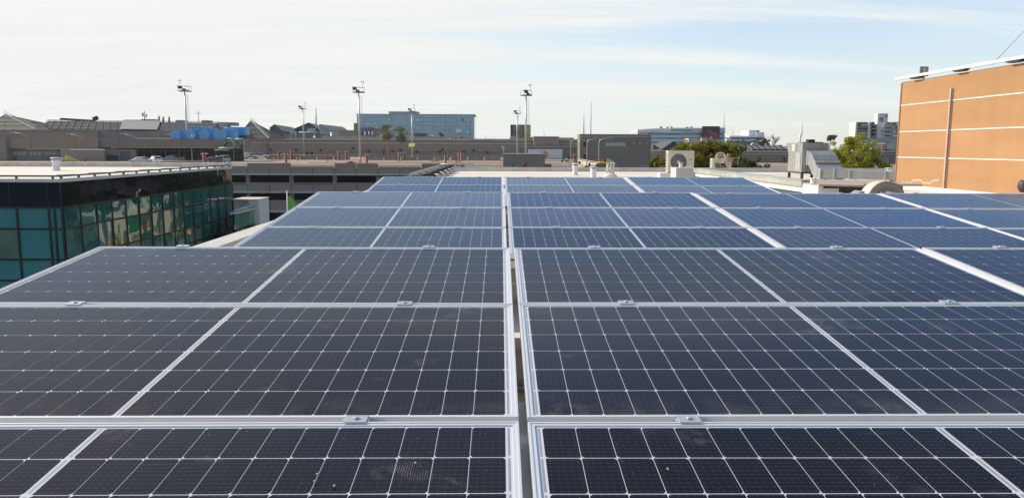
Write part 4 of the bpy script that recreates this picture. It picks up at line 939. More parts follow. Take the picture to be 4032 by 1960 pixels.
# ---- sign box on a post
sg = thing('sign_box','brown and yellow box sign standing above the mall roof','sign',(at(2050,545,300).x,300,at(2050,545,300).z))
a_, b_, c_ = at(2010,492,300), at(2053,490,300), at(2089,494,304)
zt_ = at(2050,491,300).z; zb_ = at(2050,540,300).z
k = MB(); k.prism([(a_.x,301.2),(b_.x,300),(c_.x,302.5),(c_.x-0.5,305),(a_.x+0.5,305)],'z',zb_,zt_); k.build('box', mat('sign_brown',(0.20,0.155,0.125),0.7), sg)
def onface(p0,p1,t): return p0+(p1-p0)*t
A_, B_, C_ = Vector((a_.x,301.2,0)), Vector((b_.x,300,0)), Vector((c_.x,302.5,0))
def facequad(mb,P,Q,t0,t1,z0,z1,off=0.06):
    n_ = Vector(((Q-P).y,-(Q-P).x,0)).normalized()*off; u,v = onface(P,Q,t0)+n_, onface(P,Q,t1)+n_
    mb.quad(Vector((u.x,u.y,z0)),Vector((v.x,v.y,z0)),Vector((v.x,v.y,z1)),Vector((u.x,u.y,z1))); return mb
H_ = zt_-zb_
k = MB(); facequad(k,B_,C_,0.30,0.93,zb_+.08*H_,zt_-.10*H_); facequad(k,A_,B_,0.98,1.0,zb_+.06*H_,zt_-.1*H_); k.build('yellow_panel', mat('mustard_panel',(0.42,0.33,0.03),0.6), sg, fix=False)
k = MB(); facequad(k,A_,B_,0.06,0.20,zb_+.15*H_,zt_-.04*H_); k.build('dark_panel', M_BLACK, sg, fix=False)
k = MB(); facequad(k,A_,B_,0.30,0.90,zb_+.36*H_,zb_+.43*H_,.07); facequad(k,A_,B_,0.45,0.70,zb_+.28*H_,zb_+.33*H_,.07); facequad(k,A_,B_,0.42,0.62,zb_+.48*H_,zb_+.56*H_,.07); k.build('dark_emblem', M_BLACK, sg, fix=False)
k = MB(); k.box(b_.x-0.7,b_.x+0.7,301.5,303,GZ,zb_); k.build('post', M_CONC_D, sg)

# ---- far blue glass tower
TY = 620.0
tw = thing('glass_tower','long blue glass office tower far behind the mall','building',(at(1636,560,TY).x,TY,GZ))
def tower_mat():
    mt, n, l, p = new_mat('curtain_wall'); t = n.new('ShaderNodeTexCoord')
    mp2 = n.new('ShaderNodeMapping'); mp2.inputs['Rotation'].default_value = (RAD(90),0,0); l.new(t.outputs['Object'], mp2.inputs[0])
    br = n.new('ShaderNodeTexBrick'); br.offset = 0; br.inputs['Scale'].default_value = 1.0; br.inputs['Mortar Size'].default_value = 0.16; br.inputs['Brick Width'].default_value = 2.9; br.inputs['Row Height'].default_value = 1.55
    br.inputs['Color1'].default_value = (0.29,0.45,0.51,1); br.inputs['Color2'].default_value = (0.41,0.57,0.62,1); br.inputs['Mortar'].default_value = (0.26,0.37,0.41,1); br.inputs['Bias'].default_value = -0.1
    l.new(mp2.outputs[0], br.inputs['Vector'])
    no = n.new('ShaderNodeTexNoise'); no.inputs['Scale'].default_value = 0.06; no.inputs['Detail'].default_value = 5; l.new(t.outputs['Object'], no.inputs['Vector'])
    mx = n.new('ShaderNodeMix'); mx.data_type = 'RGBA'; mx.blend_type = 'MULTIPLY'; mx.inputs['Factor'].default_value = 0.6; l.new(br.outputs['Color'], mx.inputs[6])
    rp = n.new('ShaderNodeMapRange'); rp.inputs[1].default_value = 0.3; rp.inputs[2].default_value = 0.7; rp.inputs[3].default_value = 0.65; rp.inputs[4].default_value = 1.3; l.new(no.outputs['Fac'], rp.inputs[0])
    cb2 = n.new('ShaderNodeCombineColor'); [l.new(rp.outputs[0], cb2.inputs[i]) for i in range(3)]; l.new(cb2.outputs[0], mx.inputs[7])
    l.new(mx.outputs[2], p.inputs['Base Color']); p.inputs['Roughness'].default_value = 0.12
    return mt
M_TOWER = tower_mat()
a_, b_ = at(1406,452,TY), at(1866,459,TY)
k = MB(); k.box(a_.x, b_.x, TY, TY+40, GZ, a_.z); k.build('curtain_wall', M_TOWER, tw)
k = MB(); k.box(a_.x-0.6, b_.x+0.8, TY-0.6, TY+40, a_.z+0.002, a_.z+0.7); k.build('roof_edge', M_LGREY, tw)
fl_ = MB()
for i in range(11): z = a_.z-2.2-3.1*i; fl_.box(a_.x, b_.x, TY-0.25, TY-0.02, z-0.22, z+0.22)
fl_.build('floor_band', mat('tower_band',(0.24,0.33,0.37),0.5), tw)
for i in range(29):
    x = a_.x+(b_.x-a_.x)*i/28; MB().box(x-0.14,x+0.14,TY-0.4,TY-0.26,GZ,a_.z).build('fin', mat('tower_fin',(0.33,0.42,0.46),0.5), tw)
random.seed(21)
for i in range(26):
    bay = random.randrange(28); fl0 = random.randrange(10); w_ = (b_.x-a_.x)/28; x = a_.x+bay*w_; z = a_.z-2.2-3.1*(fl0+1)
    MB().box(x+0.4,x+w_*random.choice((0.5,0.9,0.9)),TY-0.08,TY-0.03,z+0.5,z+2.4).build('blind', mat('pale_blind',(0.55,0.62,0.62),0.7), tw)
k = MB(); rect(k, 1531, 441, 1641, 453, TY+6, 20); rect(k, 1528, 439.5, 1644, 441.2, TY+5, 22); k.build('penthouse', mat('grey_penthouse',(0.33,0.34,0.33),0.7), tw)
k = MB(); rect(k, 1710, 452, 1722, 458, TY+8, 4); rect(k, 1708, 449.5, 1726, 451, TY+8, 4); k.build('roof_unit', M_LGREY, tw)
k = MB(); rect(k, 1793, 509, 1820, 522, TY-0.6, 0.3); k.build('white_banner', M_WHITE, tw)

# ---- office block with curved white top, banner and wall sign
OY = 460.0
ofc = thing('white_office_block','white and turquoise office block with red letters and a curved white top storey','building',(at(2700,560,OY).x,OY,GZ))
M_OW = mat('white_cladding',(0.66,0.66,0.64),0.6,0,0.05,0.2); M_TQ = glass('turquoise_glass',(0.05,0.31,0.36),0.08,0.0,1,0.5,1.5,0.45,0.12)
x0_, x1_ = at(2561,540,OY).x, at(2855,540,OY).x
bands = [(518,525,0),(525,533,1),(533,541,0),(541,549,1),(549,557,0),(557,564,1),(564,572,0),(572,580,1),(580,600,0)]
for (u,v,g) in bands:
    zt_, zb_ = at(2700,u,OY).z, at(2700,v,OY).z
    k = MB()
    if g: k.box(x0_+.3,x1_-.3,OY+0.5,OY+30,zb_,zt_); k.build('window_band', M_TQ, ofc)
    else: k.box(x0_,x1_,OY,OY+30,zb_ if v<600 else GZ,zt_); k.build('spandrel', mat('grey_white_cladding',(0.52,0.53,0.54),0.6,0,0.05,0.2), ofc)
k = MB(); pts = [at(2511+i*12.0, 510.5-4.5*math.sin(math.pi*0.5*min(1,i/7)), OY-1.5+4*(1-min(1,i/7))) for i in range(16)]
for p_, q_ in zip(pts, pts[1:]): k.box(p_.x,q_.x,p_.y,OY+25,at(2600,523,OY).z,p_.z)
k.build('curved_top', M_OW, ofc)
k = MB(); rect(k, 2511, 523, 2542, 530, OY+4, 20, zbot=GZ); k.build('white_wing', M_OW, ofc)
k = MB(); rect(k, 2690, 504, 2764, 521, OY-1, 20); k.build('upper_storey', M_OW, ofc)
k = MB(); rect(k, 2642, 510, 2727, 516.5, OY-1.9, 0.5); k.build('upper_window', M_TQ, ofc)
k = MB(); rect(k, 2640, 504, 2762, 510, OY-1.95, 10); k.build('upper_cornice', M_OW, ofc)
k = MB(); rect(k, 2833, 503, 2855, 519, OY-1, 20); k.build('white_end', M_OW, ofc)
k = MB(); o_ = at(2568,524.6,OY-0.3); text_mesh(k,'MAPFRE',o_,(1,0,0),(0,0,1),6.2*OY/FPX,0,0,0.03,42*OY/FPX); k.build('red_letters', mat('sign_red',(0.42,0.03,0.04),0.6), ofc, fix=False)
k = MB()
for (x,y0,y1) in ((2602,499,505),(2628,500,504),(2642,499,503),(2705,500,505),(2722,499,503)): rect(k, x, y0, x+6, y1, OY+4, 3)
k.build('roof_units', M_BLACK, ofc)
# banner with shoe picture
by_ = OY-4
bn = thing('shoe_banner','dark red billboard with a sports shoe and three white stripes','billboard',(at(2800,548,by_).x,by_,at(2800,552,by_).z))
k = MB(); rect(k, 2766, 499, 2833, 548.5, by_, 1.0); k.build('panel', mat('banner_purple',(0.055,0.028,0.04),0.7,0,0.1,0.3), bn)
def pxpoly(mb, pts, Y): mb.poly([at(x,y,Y) for x,y in pts]); return mb
k = MB(); pxpoly(k,[(2766.5,537),(2790,533),(2815,536),(2832.5,532),(2832.5,548),(2766.5,548)],by_-0.05); k.build('orange_ground', mat('banner_orange',(0.30,0.055,0.02),0.7), bn, fix=False)
k = MB(); pxpoly(k,[(2782,509),(2784,514),(2792,516),(2796,511),(2802,517),(2812,521),(2826,526),(2829,529),(2815,531),(2795,527),(2785,520),(2781,516)],by_-0.10); k.build('shoe', mat('banner_pink',(0.26,0.09,0.09),0.7), bn, fix=False)
k = MB(); pxpoly(k,[(2790,527),(2812,533),(2829,529.5),(2827,533),(2812,536),(2792,532)],by_-0.09); k.build('shoe_sole', mat('banner_red',(0.36,0.035,0.03),0.7), bn, fix=False)
for pts in ([(2791,548),(2793,544),(2797,548)],[(2794.5,543),(2796.5,541),(2801,548),(2798,548)],[(2798,540),(2801,537.5),(2807,548),(2803,548)]):
    k = MB(); pxpoly(k,pts,by_-0.12); k.build('white_stripe', M_WHITE, bn, fix=False)
k = MB(); rect(k, 2766, 497.5, 2833, 499.2, by_-0.2, 1.4); k.build('top_lamp_bar', M_BLACK, bn)
for (x,) in ((2772,),(2826,)):
    k = MB(); q = at(x,549,by_+.5); k.box(q.x-.3,q.x+.3,by_+.3,by_+.9,GZ,q.z); k.build('post', M_STEEL, bn)
# low white sheds under it
k = MB(); rect(k, 2712, 545, 2785, 556, OY-20, 10, zbot=GZ); tag(k.build('white_shed', mat('dirty_white',(0.45,0.42,0.37),0.7,0,0.25,0.3), loc=(at(2750,556,OY-20).x,OY-20,GZ)),'weathered white shed peeping over the big dark tree','shed')
k = MB(); rect(k, 2764, 543, 2784, 552, OY-24, 3, zbot=GZ); tag(k.build('white_board', M_LGREY, loc=(at(2774,552,OY-24).x,OY-24,GZ)),'blank pale board just left of the shoe billboard foot','board')
# little dark gables to the right of the mall block
gable('shed_roof','dark hip roof gable between the mall block and the big dark tree',[(2600,592),(2650,557),(2690,585)],20,240,at(2650,600,240).z,mat('dark_slate',(0.085,0.08,0.08),0.8),mat('dark_slate',(0.085,0.08,0.08)),'roof')
k = MB(); pxpoly(k,[(2564,568),(2594,586),(2564,590)],235); o = k.build('roof_slope', mat('dark_slate',(0.085,0.08,0.08)), loc=at(2575,590,235)); o.modifiers.new('t','SOLIDIFY').thickness = 3.0; tag(o,'dark roof slope against the right side of the mall block','roof')

# second white building
Y2 = 520.0
w2 = thing('stepped_white_building','stepped white building with long white terraces right of the shoe billboard','building',(at(2950,570,Y2).x,Y2,GZ))
for (x0,y0,x1,y1,d) in ((2872,535,2942,541,0),(2942,527+8,3008,541,1),(2949,513,2990,535,6),(2978,521,3008,537,4),(2861,549,2990,556,-3)):
    k = MB(); rect(k,x0,y0,x1,y1,Y2+d,18); k.build('white_volume', M_OW, w2)
for (x0,y0,x1,y1,d) in ((2875,541,2942,549,1),(2942,540,3010,549,2),(2861,556,2990,565,-1)):
    k = MB(); rect(k,x0,y0,x1,y1,Y2+d,16,zbot=at(2900,y1,Y2).z if y1<560 else GZ); k.build('window_band', mat('dull_glass_band',(0.10,0.15,0.17),0.2), w2)
k = MB(); rect(k,2976,513,2990,521,Y2+5.5,0.4); k.build('grey_corner', M_LGREY, w2)
q = at(2927,556,Y2-8)
k = MB(); rect(k,2920,550,2932,558,Y2-8,1); q = at(2926,570,Y2-8); k.box(q.x-.3,q.x+.3,Y2-7.8,Y2-7.2,GZ,at(2926,558,Y2-8).z); tag(k.build('blue_sign', mat('sign_blue',(0.06,0.09,0.22),0.6), loc=(q.x,Y2-8,GZ)),'small blue sign on a post before the stepped white building','sign')
# black chimney pipe and roof clutter on right wing
a_, b_ = at(2904.5,578,RY+8), at(2905,543,RY+8); k = MB(); k.tube([a_,b_],0.17,10); tag(k.build('flue_pipe', M_BLACK, loc=a_),'tall black flue pipe above the right mall wing','flue')
random.seed(4)
for i in range(9):
    x = 2915+22*i; k = MB(); rect(k,x,573+random.uniform(-3,3),x+random.uniform(8,15),590,RY+14,3)
    o = k.build('roof_unit', random.choice((M_BLACK,M_STEEL,mat('unit_brown',(0.16,0.14,0.12),0.7))), loc=at(x+5,590,RY+14)); tag(o,'small dark roof unit on the mall wing beyond the trees','roof unit','small units on the right mall wing')
k = MB(); q = at(2970,572,RY+15); k.lathe([(1.05,-0.6),(1.05,0.6)],(q.x,RY+15,q.z-.3),20,0,'y'); tag(k.build('duct_bend', M_LGREY, loc=(q.x,RY+15,q.z-1.3)),'round pale duct bend on the right mall wing','duct')

# apartment building
AY = 330.0
ap_ = thing('apartment_block','white and green apartment block with balconies left of the orange wall','building',(at(3450,560,AY).x,AY,GZ))
def ab(name, x0,y0,x1,y1,d,dep,m_,zb=None):
    k = MB(); rect(k,x0,y0,x1,y1,AY+d,min(dep,5.0-d),zbot=zb); return k.build(name, m_, ap_)
M_APW = mat('apartment_white',(0.68,0.66,0.61),0.7,0,0.06,0.2); M_APG = mat('apartment_green',(0.15,0.23,0.12),0.7,0,0.08,0.3); M_RUST = mat('rust_orange',(0.32,0.10,0.03),0.7)
ab('wall',3370,481,3371.5,570,-0.9,6,M_APW,GZ)
ab('side_strip',3371.5,481,3375,570,0.01,15,M_RUST,GZ)
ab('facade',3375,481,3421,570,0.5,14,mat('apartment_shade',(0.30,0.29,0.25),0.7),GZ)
for i in range(5):
    y = 482+15.6*i; ab('green_band',3375,y,3421,y+7.5,0.2,0.29,M_APG)
    for (x0,x1) in ((3378+ (i%2)*5,3389),(3392,3402),(3404,3419)):
        ab('window',x0,y+8.6,x1,y+13,0.4,0.09,M_APW if (i+x0)%3 else M_DARK)
ab('pier',3421,481,3426,570,-0.5,15,M_APW,GZ)
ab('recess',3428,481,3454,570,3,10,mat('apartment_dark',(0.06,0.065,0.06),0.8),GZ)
for i in range(5):
    y = 490+15.0*i; ab('balcony',3427,y,3454,y+5,-0.4,3.3,mat('balcony_grey',(0.28,0.25,0.22),0.7)); ab('balcony_side',3426.5,y-4,3431,y+6,-0.6,0.19,M_RUST)
ab('blank_wall',3455,481,3483,570,0.3,15,M_APW,GZ)
ab('tower',3457,447,3495,481,2,12,M_APW); ab('tower_window',3488,453,3492,463,1.8,0.19,M_RUST); ab('tower_pipe',3464,463,3467,481,1.5,0.4,mat('brown_stain',(0.25,0.18,0.12),0.8)); ab('tower_pipe',3474,463,3477,481,1.5,0.4,mat('brown_stain',(0.25,0.18,0.12),0.8)); ab('tower_vent',3468,467,3473,470,1.7,0.2,M_BLACK)
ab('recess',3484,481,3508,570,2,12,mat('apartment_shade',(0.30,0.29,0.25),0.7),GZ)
for i in range(4):
    y = 498+15.5*i; ab('balcony_slab',3479,y,3508,y+1.6,-2,4,M_APW); ab('balcony_rail',3480,y-6.5,3507,y,-1.8,0.15,mat('rail_grey_thin',(0.33,0.32,0.29),0.7)); ab('window',3492,y-11,3503,y-7,1.8,0.15,M_APW)
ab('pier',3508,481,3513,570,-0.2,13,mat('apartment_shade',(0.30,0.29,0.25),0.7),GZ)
ab('facade',3513,481,3560,570,0.6,14,mat('apartment_olive',(0.34,0.38,0.17),0.7,0,0.08,0.3),GZ)
for i in range(5):
    y = 486+15.5*i; ab('window_row',3516,y,3556,y+6,0.4,0.19,M_APW); ab('dark_window',3520+5*i%17,y,3528+5*i%17,y+5,0.3,0.09,M_DARK)
# conservatory-like glazed frame and container on the right wing
gf = thing('glazed_frame','long grey-white framed glazing on the mall wing before the apartment block','skylight',(at(3450,560,260).x,260,rt))
k = MB(); rect(k,3358,545,3570,561,260,6); k.build('glazing', mat('pale_grey_glazing',(0.30,0.33,0.34),0.3,0,0.4,0.5), gf)
k = MB()
for i in range(8): rect(k,3358+29*i,544,3359.6+29*i,563,259.8,0.15)
rect(k,3356,543.5,3570,545,259.7,0.3); rect(k,3356,561,3570,562.5,259.7,0.3); k.build('frame', M_LGREY, gf)
cn = thing('roof_container','cream and grey air handling container on the right mall wing','container',(at(3470,588,212).x,212,rt))
k = MB(); rect(k,3432,566,3486,588,212,5); k.build('cream_end', M_CREAM, cn)
k = MB(); 
for i in range(9): rect(k,3434+4.3*i,567,3435+4.3*i,587,211.9,0.08)
k.build('rib', mat('rib_tan',(0.42,0.36,0.26),0.7), cn)
k = MB(); rect(k,3477,567,3481,586,211.9,0.08); rect(k,3487,566,3490,589,211.8,5); k.build('rust_strip', M_RUST, cn)
k = MB(); rect(k,3490,565,3524,589,212.2,5); k.build('grey_end', M_LGREY, cn)
k = MB(); rect(k,3436,588.3,3524,591,212.5,4); k.build('skid', M_BLACK, cn)

# ---- left mall block with columns
BY2 = 193.0
lb = thing('left_mall_block','long brown mall block with open shaded bays and office windows at the far left','building',(at(400,600,BY2).x,BY2,GZ))
def lbp(name,x0,y0,x1,y1,d,dep,m_,zb=None):
    k = MB(); rect(k,x0,y0,x1,y1,BY2+d,dep,zbot=zb); return k.build(name,m_,lb)
lbp('fascia',31,543,388,587,0,6,M_CONC); lbp('fascia',391,547,960,583,0.5,6,M_CONC_D)
for x in (122,296,470,605): lbp('fascia_joint',x,544,x+1,586,-0.02 if x<388 else 0.46,0.02 if x<388 else .03,mat('joint_dark',(0.12,0.11,0.10)))
lbp('end_wall',-160,528,30.5,660,-1,8,M_CONC,GZ)
lbp('lower_wall',31,587.5,237,660,1,5,M_CONC,GZ)
lbp('window_sill',36,633,237,637,0.6,0.39,M_TRIM)
for (x0,x1) in ((50,109),(112,168),(175,224),(228,237)):
    lbp('window',x0,596,x1,633,0.9,0.09,glass('office_glass',(0.10,0.14,0.14),0.12,0.0,1,0.5,1.5,0.4,0.5))
    n_ = 3 if x1-x0>30 else 1
    for i in range(n_):
        xx = x0+3+(x1-x0-5)*i/n_; lbp('blind',xx,598,xx+(x1-x0-6)/n_*random.uniform(.6,.85),608,0.86,0.03,mat('pale_blind_grey',(0.36,0.36,0.34),0.8))
    for xx in (x0-2,x1): lbp('window_frame',xx,595,xx+1.6,634,0.8,0.09,M_TRIM)
    lbp('window_frame',x0,608.6,x1,610,0.8,0.09,M_TRIM)
lbp('screen_wall',238,592,412,660,-3,1,M_CONC,GZ); lbp('screen_coping',236.5,590,414,592,-3.1,1.2,M_TRIM)
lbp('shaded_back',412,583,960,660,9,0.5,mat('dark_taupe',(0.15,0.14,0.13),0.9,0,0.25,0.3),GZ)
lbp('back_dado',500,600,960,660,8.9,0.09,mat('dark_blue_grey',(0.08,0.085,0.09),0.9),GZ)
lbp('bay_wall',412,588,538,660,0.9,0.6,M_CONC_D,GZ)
for (x0,y0,x1,y1) in ((420,612,466,640),(472,596,491,640),(492,596,512,640)):
    lbp('bay_window',x0,y0,x1,y1,0.8,0.09,mat('blue_dark_glass',(0.05,0.07,0.09),0.2,0,0.6,0.6))
for x in (538,595,650,704,752,790,848,918): lbp('column',x,583.5,x+4,660,1,0.5,M_CONC,GZ)
lbp('column',752,583.5,758,660,0.8,0.6,M_TRIM,GZ)
for (x0,x1) in ((556,572),(604,614),(668,676),(720,732),(776,784)): lbp('door',x0,606,x1,640,8.7,0.19,mat('door_grey',(0.20,0.19,0.17),0.8))
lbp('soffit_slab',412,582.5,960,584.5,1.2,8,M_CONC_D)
# setback upper wall
ub = thing('upper_mall_wall','set-back brown upper wall with a pale coping behind the left mall block','wall',(at(200,540,215).x,215,0))
k = MB(); rect(k,-200,514,383,548,215,8); k.build('wall', M_CONC, ub)
k = MB(); rect(k,-200,511.5,366,514,214.7,9); k.build('coping', M_TRIM, ub)
k = MB(); rect(k,383.5,516,700,549,216,8); k.build('grey_upper_wall', mat('grey_taupe_wall',(0.20,0.195,0.185),0.8,0,0.15,0.4), ub)
k = MB(); rect(k,540,544,672,549,208,3); k.build('lit_ledge', M_ROOFW, ub)
for i,(x,y) in enumerate(((50,528),(270,534),(483,534),(660,536))):
    q0 = at(x,y-6,205); k = MB(); k.tube([q0,at(x+30,y-1,205),at(x+58,y+9,205)],0.13,8); k.obox(at(x-3,y-7,205),(0.5,0,0.05),(0,0.25,0),(0,0,0.12))
    tag(k.build('swan_neck_lamp', M_LGREY, loc=at(x+58,y+9,205)), ['leftmost','second from left','third from left','rightmost'][i]+' of the pale swan-neck lamps on the left mall wall','lamp','swan-neck lamps on the left mall wall')
# glazed long roof
LYR = 235.0
lr = thing('long_glazed_roof','long dark glazed ridge roof stretching over the left mall block','roof',(at(500,510,LYR).x,LYR,at(500,510,LYR).z))
a_, b_, c_, d_ = at(165,509,LYR), at(900,520,LYR), at(190,475.5,LYR+14), at(862,484,LYR+14)
k = MB(); k.add([a_,b_,d_,c_],[(0,1,2,3)]); o = k.build('glazing', M_GLZ, lr, fix=False); o.modifiers.new('t','SOLIDIFY').thickness = 0.3
k = MB(); 
for i in range(26):
    t = i/25; k.bar(a_.lerp(b_,t)+Vector((0,-.2,.2)), c_.lerp(d_,t)+Vector((0,-.2,.2)), 0.13, 0.12)
for s_ in (0,.33,.66,1): k.bar(a_.lerp(c_,s_)+Vector((0,-.2,.25)), b_.lerp(d_,s_)+Vector((0,-.2,.25)), 0.16 if s_ in (.33,.66) else 0.3, 0.14)
k.build('glazing_bar', mat('glazing_bar',(0.13,0.13,0.125),0.6), lr)
p0, p1, p2, p3 = (a_.lerp(b_,t) if s_==0 else c_.lerp(d_,t) for t,s_ in ((0.42,0),(0.62,0),(0.66,1),(0.44,1)))
k = MB(); k.add([p+Vector((0,-.4,.4)) for p in (p0,p1,p2,p3)],[(0,1,2,3)]); o = k.build('plain_sheet', mat('taupe_sheet',(0.235,0.22,0.195),0.7,0,0.1,0.4), lr, fix=False)
k = MB(); k.add([Vector((a_.x,LYR+.5,at(165,522,LYR).z)),Vector((b_.x,LYR+.5,at(900,528,LYR).z)),b_,a_],[(0,1,2,3)]); k.build('gutter_side', mat('dark_gutter',(0.08,0.09,0.095),0.6), lr, fix=False)
k = MB(); k.bar(at(238,469,LYR+16),at(375,477,LYR+16),0.5,0.7); k.build('ridge_beam', M_GLZ, lr)
k = MB(); k.obox(at(376,467,LYR+15),(0.7,0,0.3),(0,.5,0),(-.2,0,.5)); k.build('ridge_lamp', M_BLACK, lr)
g0,g1,g2 = at(838,520,LYR-1), at(856,484,LYR-1), at(872,512,LYR-1)
k = MB(); k.add([g0,g1,g2,Vector((g2.x,LYR-1,g0.z))],[(0,1,2,3)]); o = k.build('gable_end', mat('brown_gable',(0.18,0.15,0.11),0.8), lr, fix=False); o.modifiers.new('t','SOLIDIFY').thickness = 0.3
# pyramid skylights with inspection ladders
def pyramid(label, apex, left, right, Y, deep, baseY):
    A, Lp, Rp = at(*apex,Y+deep/2), at(*left,Y), at(*right,Y)
    o = thing('pyramid_skylight', label, 'skylight', (A.x,Y+deep/2,min(Lp.z,Rp.z)))
    z = at(left[0],baseY,Y).z; L0,R0 = Vector((Lp.x,Y,z)), Vector((Rp.x,Y,z)); L1,R1 = L0+Vector((0,deep,0)), R0+Vector((0,deep,0))
    k = MB(); k.add([L0,R0,R1,L1,A],[(0,1,4),(1,2,4),(2,3,4),(3,0,4)]); k.build('glazing', M_GLZ2, o)
    k = MB()
    for P_,Q_ in ((L0,R0),(R0,R1),(L0,L1)):
        for t in (0.0,0.2,0.4,0.6,0.8,1.0):
            e_ = P_.lerp(Q_,t); k.bar(e_+Vector((0,-.06,.06)),e_.lerp(A,0.96 if t in (0,1) else 0.55)+Vector((0,-.06,.06)),0.13,0.1)
        for t in (0.25,0.5,0.75): k.bar(P_.lerp(A,t)+Vector((0,-.08,.08)),Q_.lerp(A,t)+Vector((0,-.08,.08)),0.12,0.1)
    k.build('glazing_bar', mat('pyramid_bar',(0.22,0.195,0.155),0.6), o)
    k = MB(); n = 12; off = Vector((0.2,-0.3,1.0)); E = R0
    k.bar(A+Vector((0,0,.25)),E+Vector((0,-.3,.25)),0.3,0.35)
    k.bar(A+off,E+off,0.09,0.09)
    for i in range(n+1): q = A.lerp(E,i/n); k.bar(q+Vector((0,-.2,.2)),q+off,0.06,0.06,0,(0,1,0))
    k.build('ladder_rail', M_LGREY, o)
    return o
pyramid('dark pyramid skylight with a ladder at the far left edge of the skyline',(19,452),(-70,510),(140,509),225,26,511)
pyramid('tan framed pyramid skylight with a ladder right of the blue units',(987,476),(930,545),(1060,540),250,20,546)
# boxes and chimneys on the ridge
for i,(x0,y0,x1,y1,lab) in enumerate(((487,472,550,481,'long pale roof box left on the glazed roof'),(555,470,610,481,'pale roof box beside the small antenna'),(691,473,720,483,'squat roof box left of the leftmost tall mast ladder'),(793,474,820,484,'squat roof box right of the thin aerial'),(857,481,893,500,'grey roof box at the end of the glazed roof'),(900,482,925,495,'small pale roof box above the blue units'))):
    k = MB(); rect(k,x0,y0,x1,y1,LYR+17,4); tag(k.build('roof_box', M_LGREY if i%2==0 else mat('grey_box',(0.26,0.265,0.26),0.7), loc=at((x0+x1)/2,y1,LYR+17)),lab,'roof box')
for i,(x,y0) in enumerate(((626,457),(643,460),(666,460))):
    a_,b_ = at(x,484,LYR+18), at(x,y0,LYR+18); k = MB(); k.tube([a_,a_.lerp(b_,.3),b_],0.42,10,0,True,0.26); tag(k.build('chimney', mat('grey_chimney',(0.22,0.23,0.23),0.7), loc=a_),['leftmost and tallest','middle','rightmost'][i]+' of three thin chimneys on the glazed roof','chimney','thin chimneys on the glazed roof')
# blue chillers
CYL = 200.0
M_BLUE = mat('chiller_blue',(0.15,0.38,0.64),0.5,0,0.14,0.5,streak=0.12); M_BLUE2 = mat('chiller_blue_bright',(0.09,0.36,0.72),0.5,0,0.1,0.5); M_BLUED = mat('chiller_blue_dark',(0.025,0.09,0.20),0.6)
def chiller(label, x0, x1, y0, y1, Y, tower=None):
    a_, b_ = at(x0,y1,Y), at(x1,y0,Y); o = thing('chiller_unit', label, 'chiller', ((a_.x+b_.x)/2,Y,a_.z), 'blue rooftop chillers')
    h = b_.z-a_.z; w = b_.x-a_.x
    k = MB(); k.box(a_.x,b_.x-w*.36,Y,Y+4,a_.z,a_.z+h*.78); k.prism([(a_.x,a_.z+h*.781),(b_.x-w*.36,a_.z+h*.781),(b_.x-w*.42,b_.z),(a_.x+w*.06,b_.z)],'y',Y+.1,Y+3.9); k.build('casing', M_BLUE, o)
    k = MB(); k.box(b_.x-w*.36,b_.x,Y+.6,Y+4,a_.z+h*.12,b_.z-h*.03); k.build('fan_section', M_BLUE2, o)
    k = MB(); k.box(a_.x+w*.3,a_.x+w*.31,Y-.03,Y-.001,a_.z,a_.z+h*.78); k.box(b_.x-w*.2,b_.x-w*.185,Y+.55,Y+.599,a_.z+h*.12,b_.z-h*.03); k.box(b_.x-w*.36,b_.x,Y+.3,Y+.599,a_.z,a_.z+h*.119); k.build('seam', M_BLUED, o)
    if tower:
        k = MB()
        for (u0,u1,hh) in tower: k.box(a_.x+w*u0,a_.x+w*u1,Y+1,Y+4.4,b_.z+.01,b_.z+h*hh)
        k.build('fan_stack', M_BLUE, o)
    return o
c1_ = chiller('leftmost blue chiller behind the tall lamp mast',672,727,514,549,CYL)
c2_ = chiller('second blue chiller, with a white M-shaped frame on its front',733,786,514,549,CYL,((0.2,0.42,.28),(0.5,0.9,.3)))
k = MB()
for pts in ([(747,547),(754,530)],[(754,530),(756,547)],[(756,547),(763,530)],[(763,530),(763,547)]): k.tube([at(x,y,CYL-0.4) for x,y in pts],0.10,6)
k.build('white_frame', M_CHIME, c2_)
chiller('third blue chiller, middle of the row on the mall block',786,843,514,549,CYL,((0.0,0.42,.42),(0.55,0.9,.22)))
chiller('fourth blue chiller, by the green pipes',844,918,515,550,CYL,((0.45,0.65,.35),))
chiller('raised blue chiller furthest right, on a steel stand',892,963,500,536,CYL+6)
k = MB(); rect(k,915,536.5,965,541,CYL+6,3); 
for x in (920,940,960): rect(k,x,541,x+2,560,CYL+6.5,0.3)
tag(k.build('steel_stand', M_BLACK, loc=at(940,560,CYL+6)),'dark steel stand under the raised blue chiller','stand')
gpp = thing('green_pipes','pale green pipes dropping from the blue chillers over the mall fascia','pipes',(at(910,590,BY2-1).x,BY2-1,at(910,590,BY2-1).z))
M_PG = mat('pale_green_pipe',(0.24,0.37,0.31),0.6)
for pts,r in (([(897,546),(914,548),(919,558),(922,580),(918,583),(862,584)],0.26),([(905,548),(912,556),(916,560)],0.22),([(930,549),(955,549),(960,556),(960,580)],0.26),([(844,591),(900,591)],0.18)):
    k = MB(); k.tube([at(x,y,BY2-0.8) for x,y in pts],r,8); k.build('pipe', M_PG, gpp)
for pts,r in (([(884,580),(885,563),(897,563)],0.2),([(952,582),(952,560)],0.25)):
    k = MB(); k.tube([at(x,y,BY2-0.5) for x,y in pts],r,8); k.build('dark_pipe', M_BLACK, gpp)
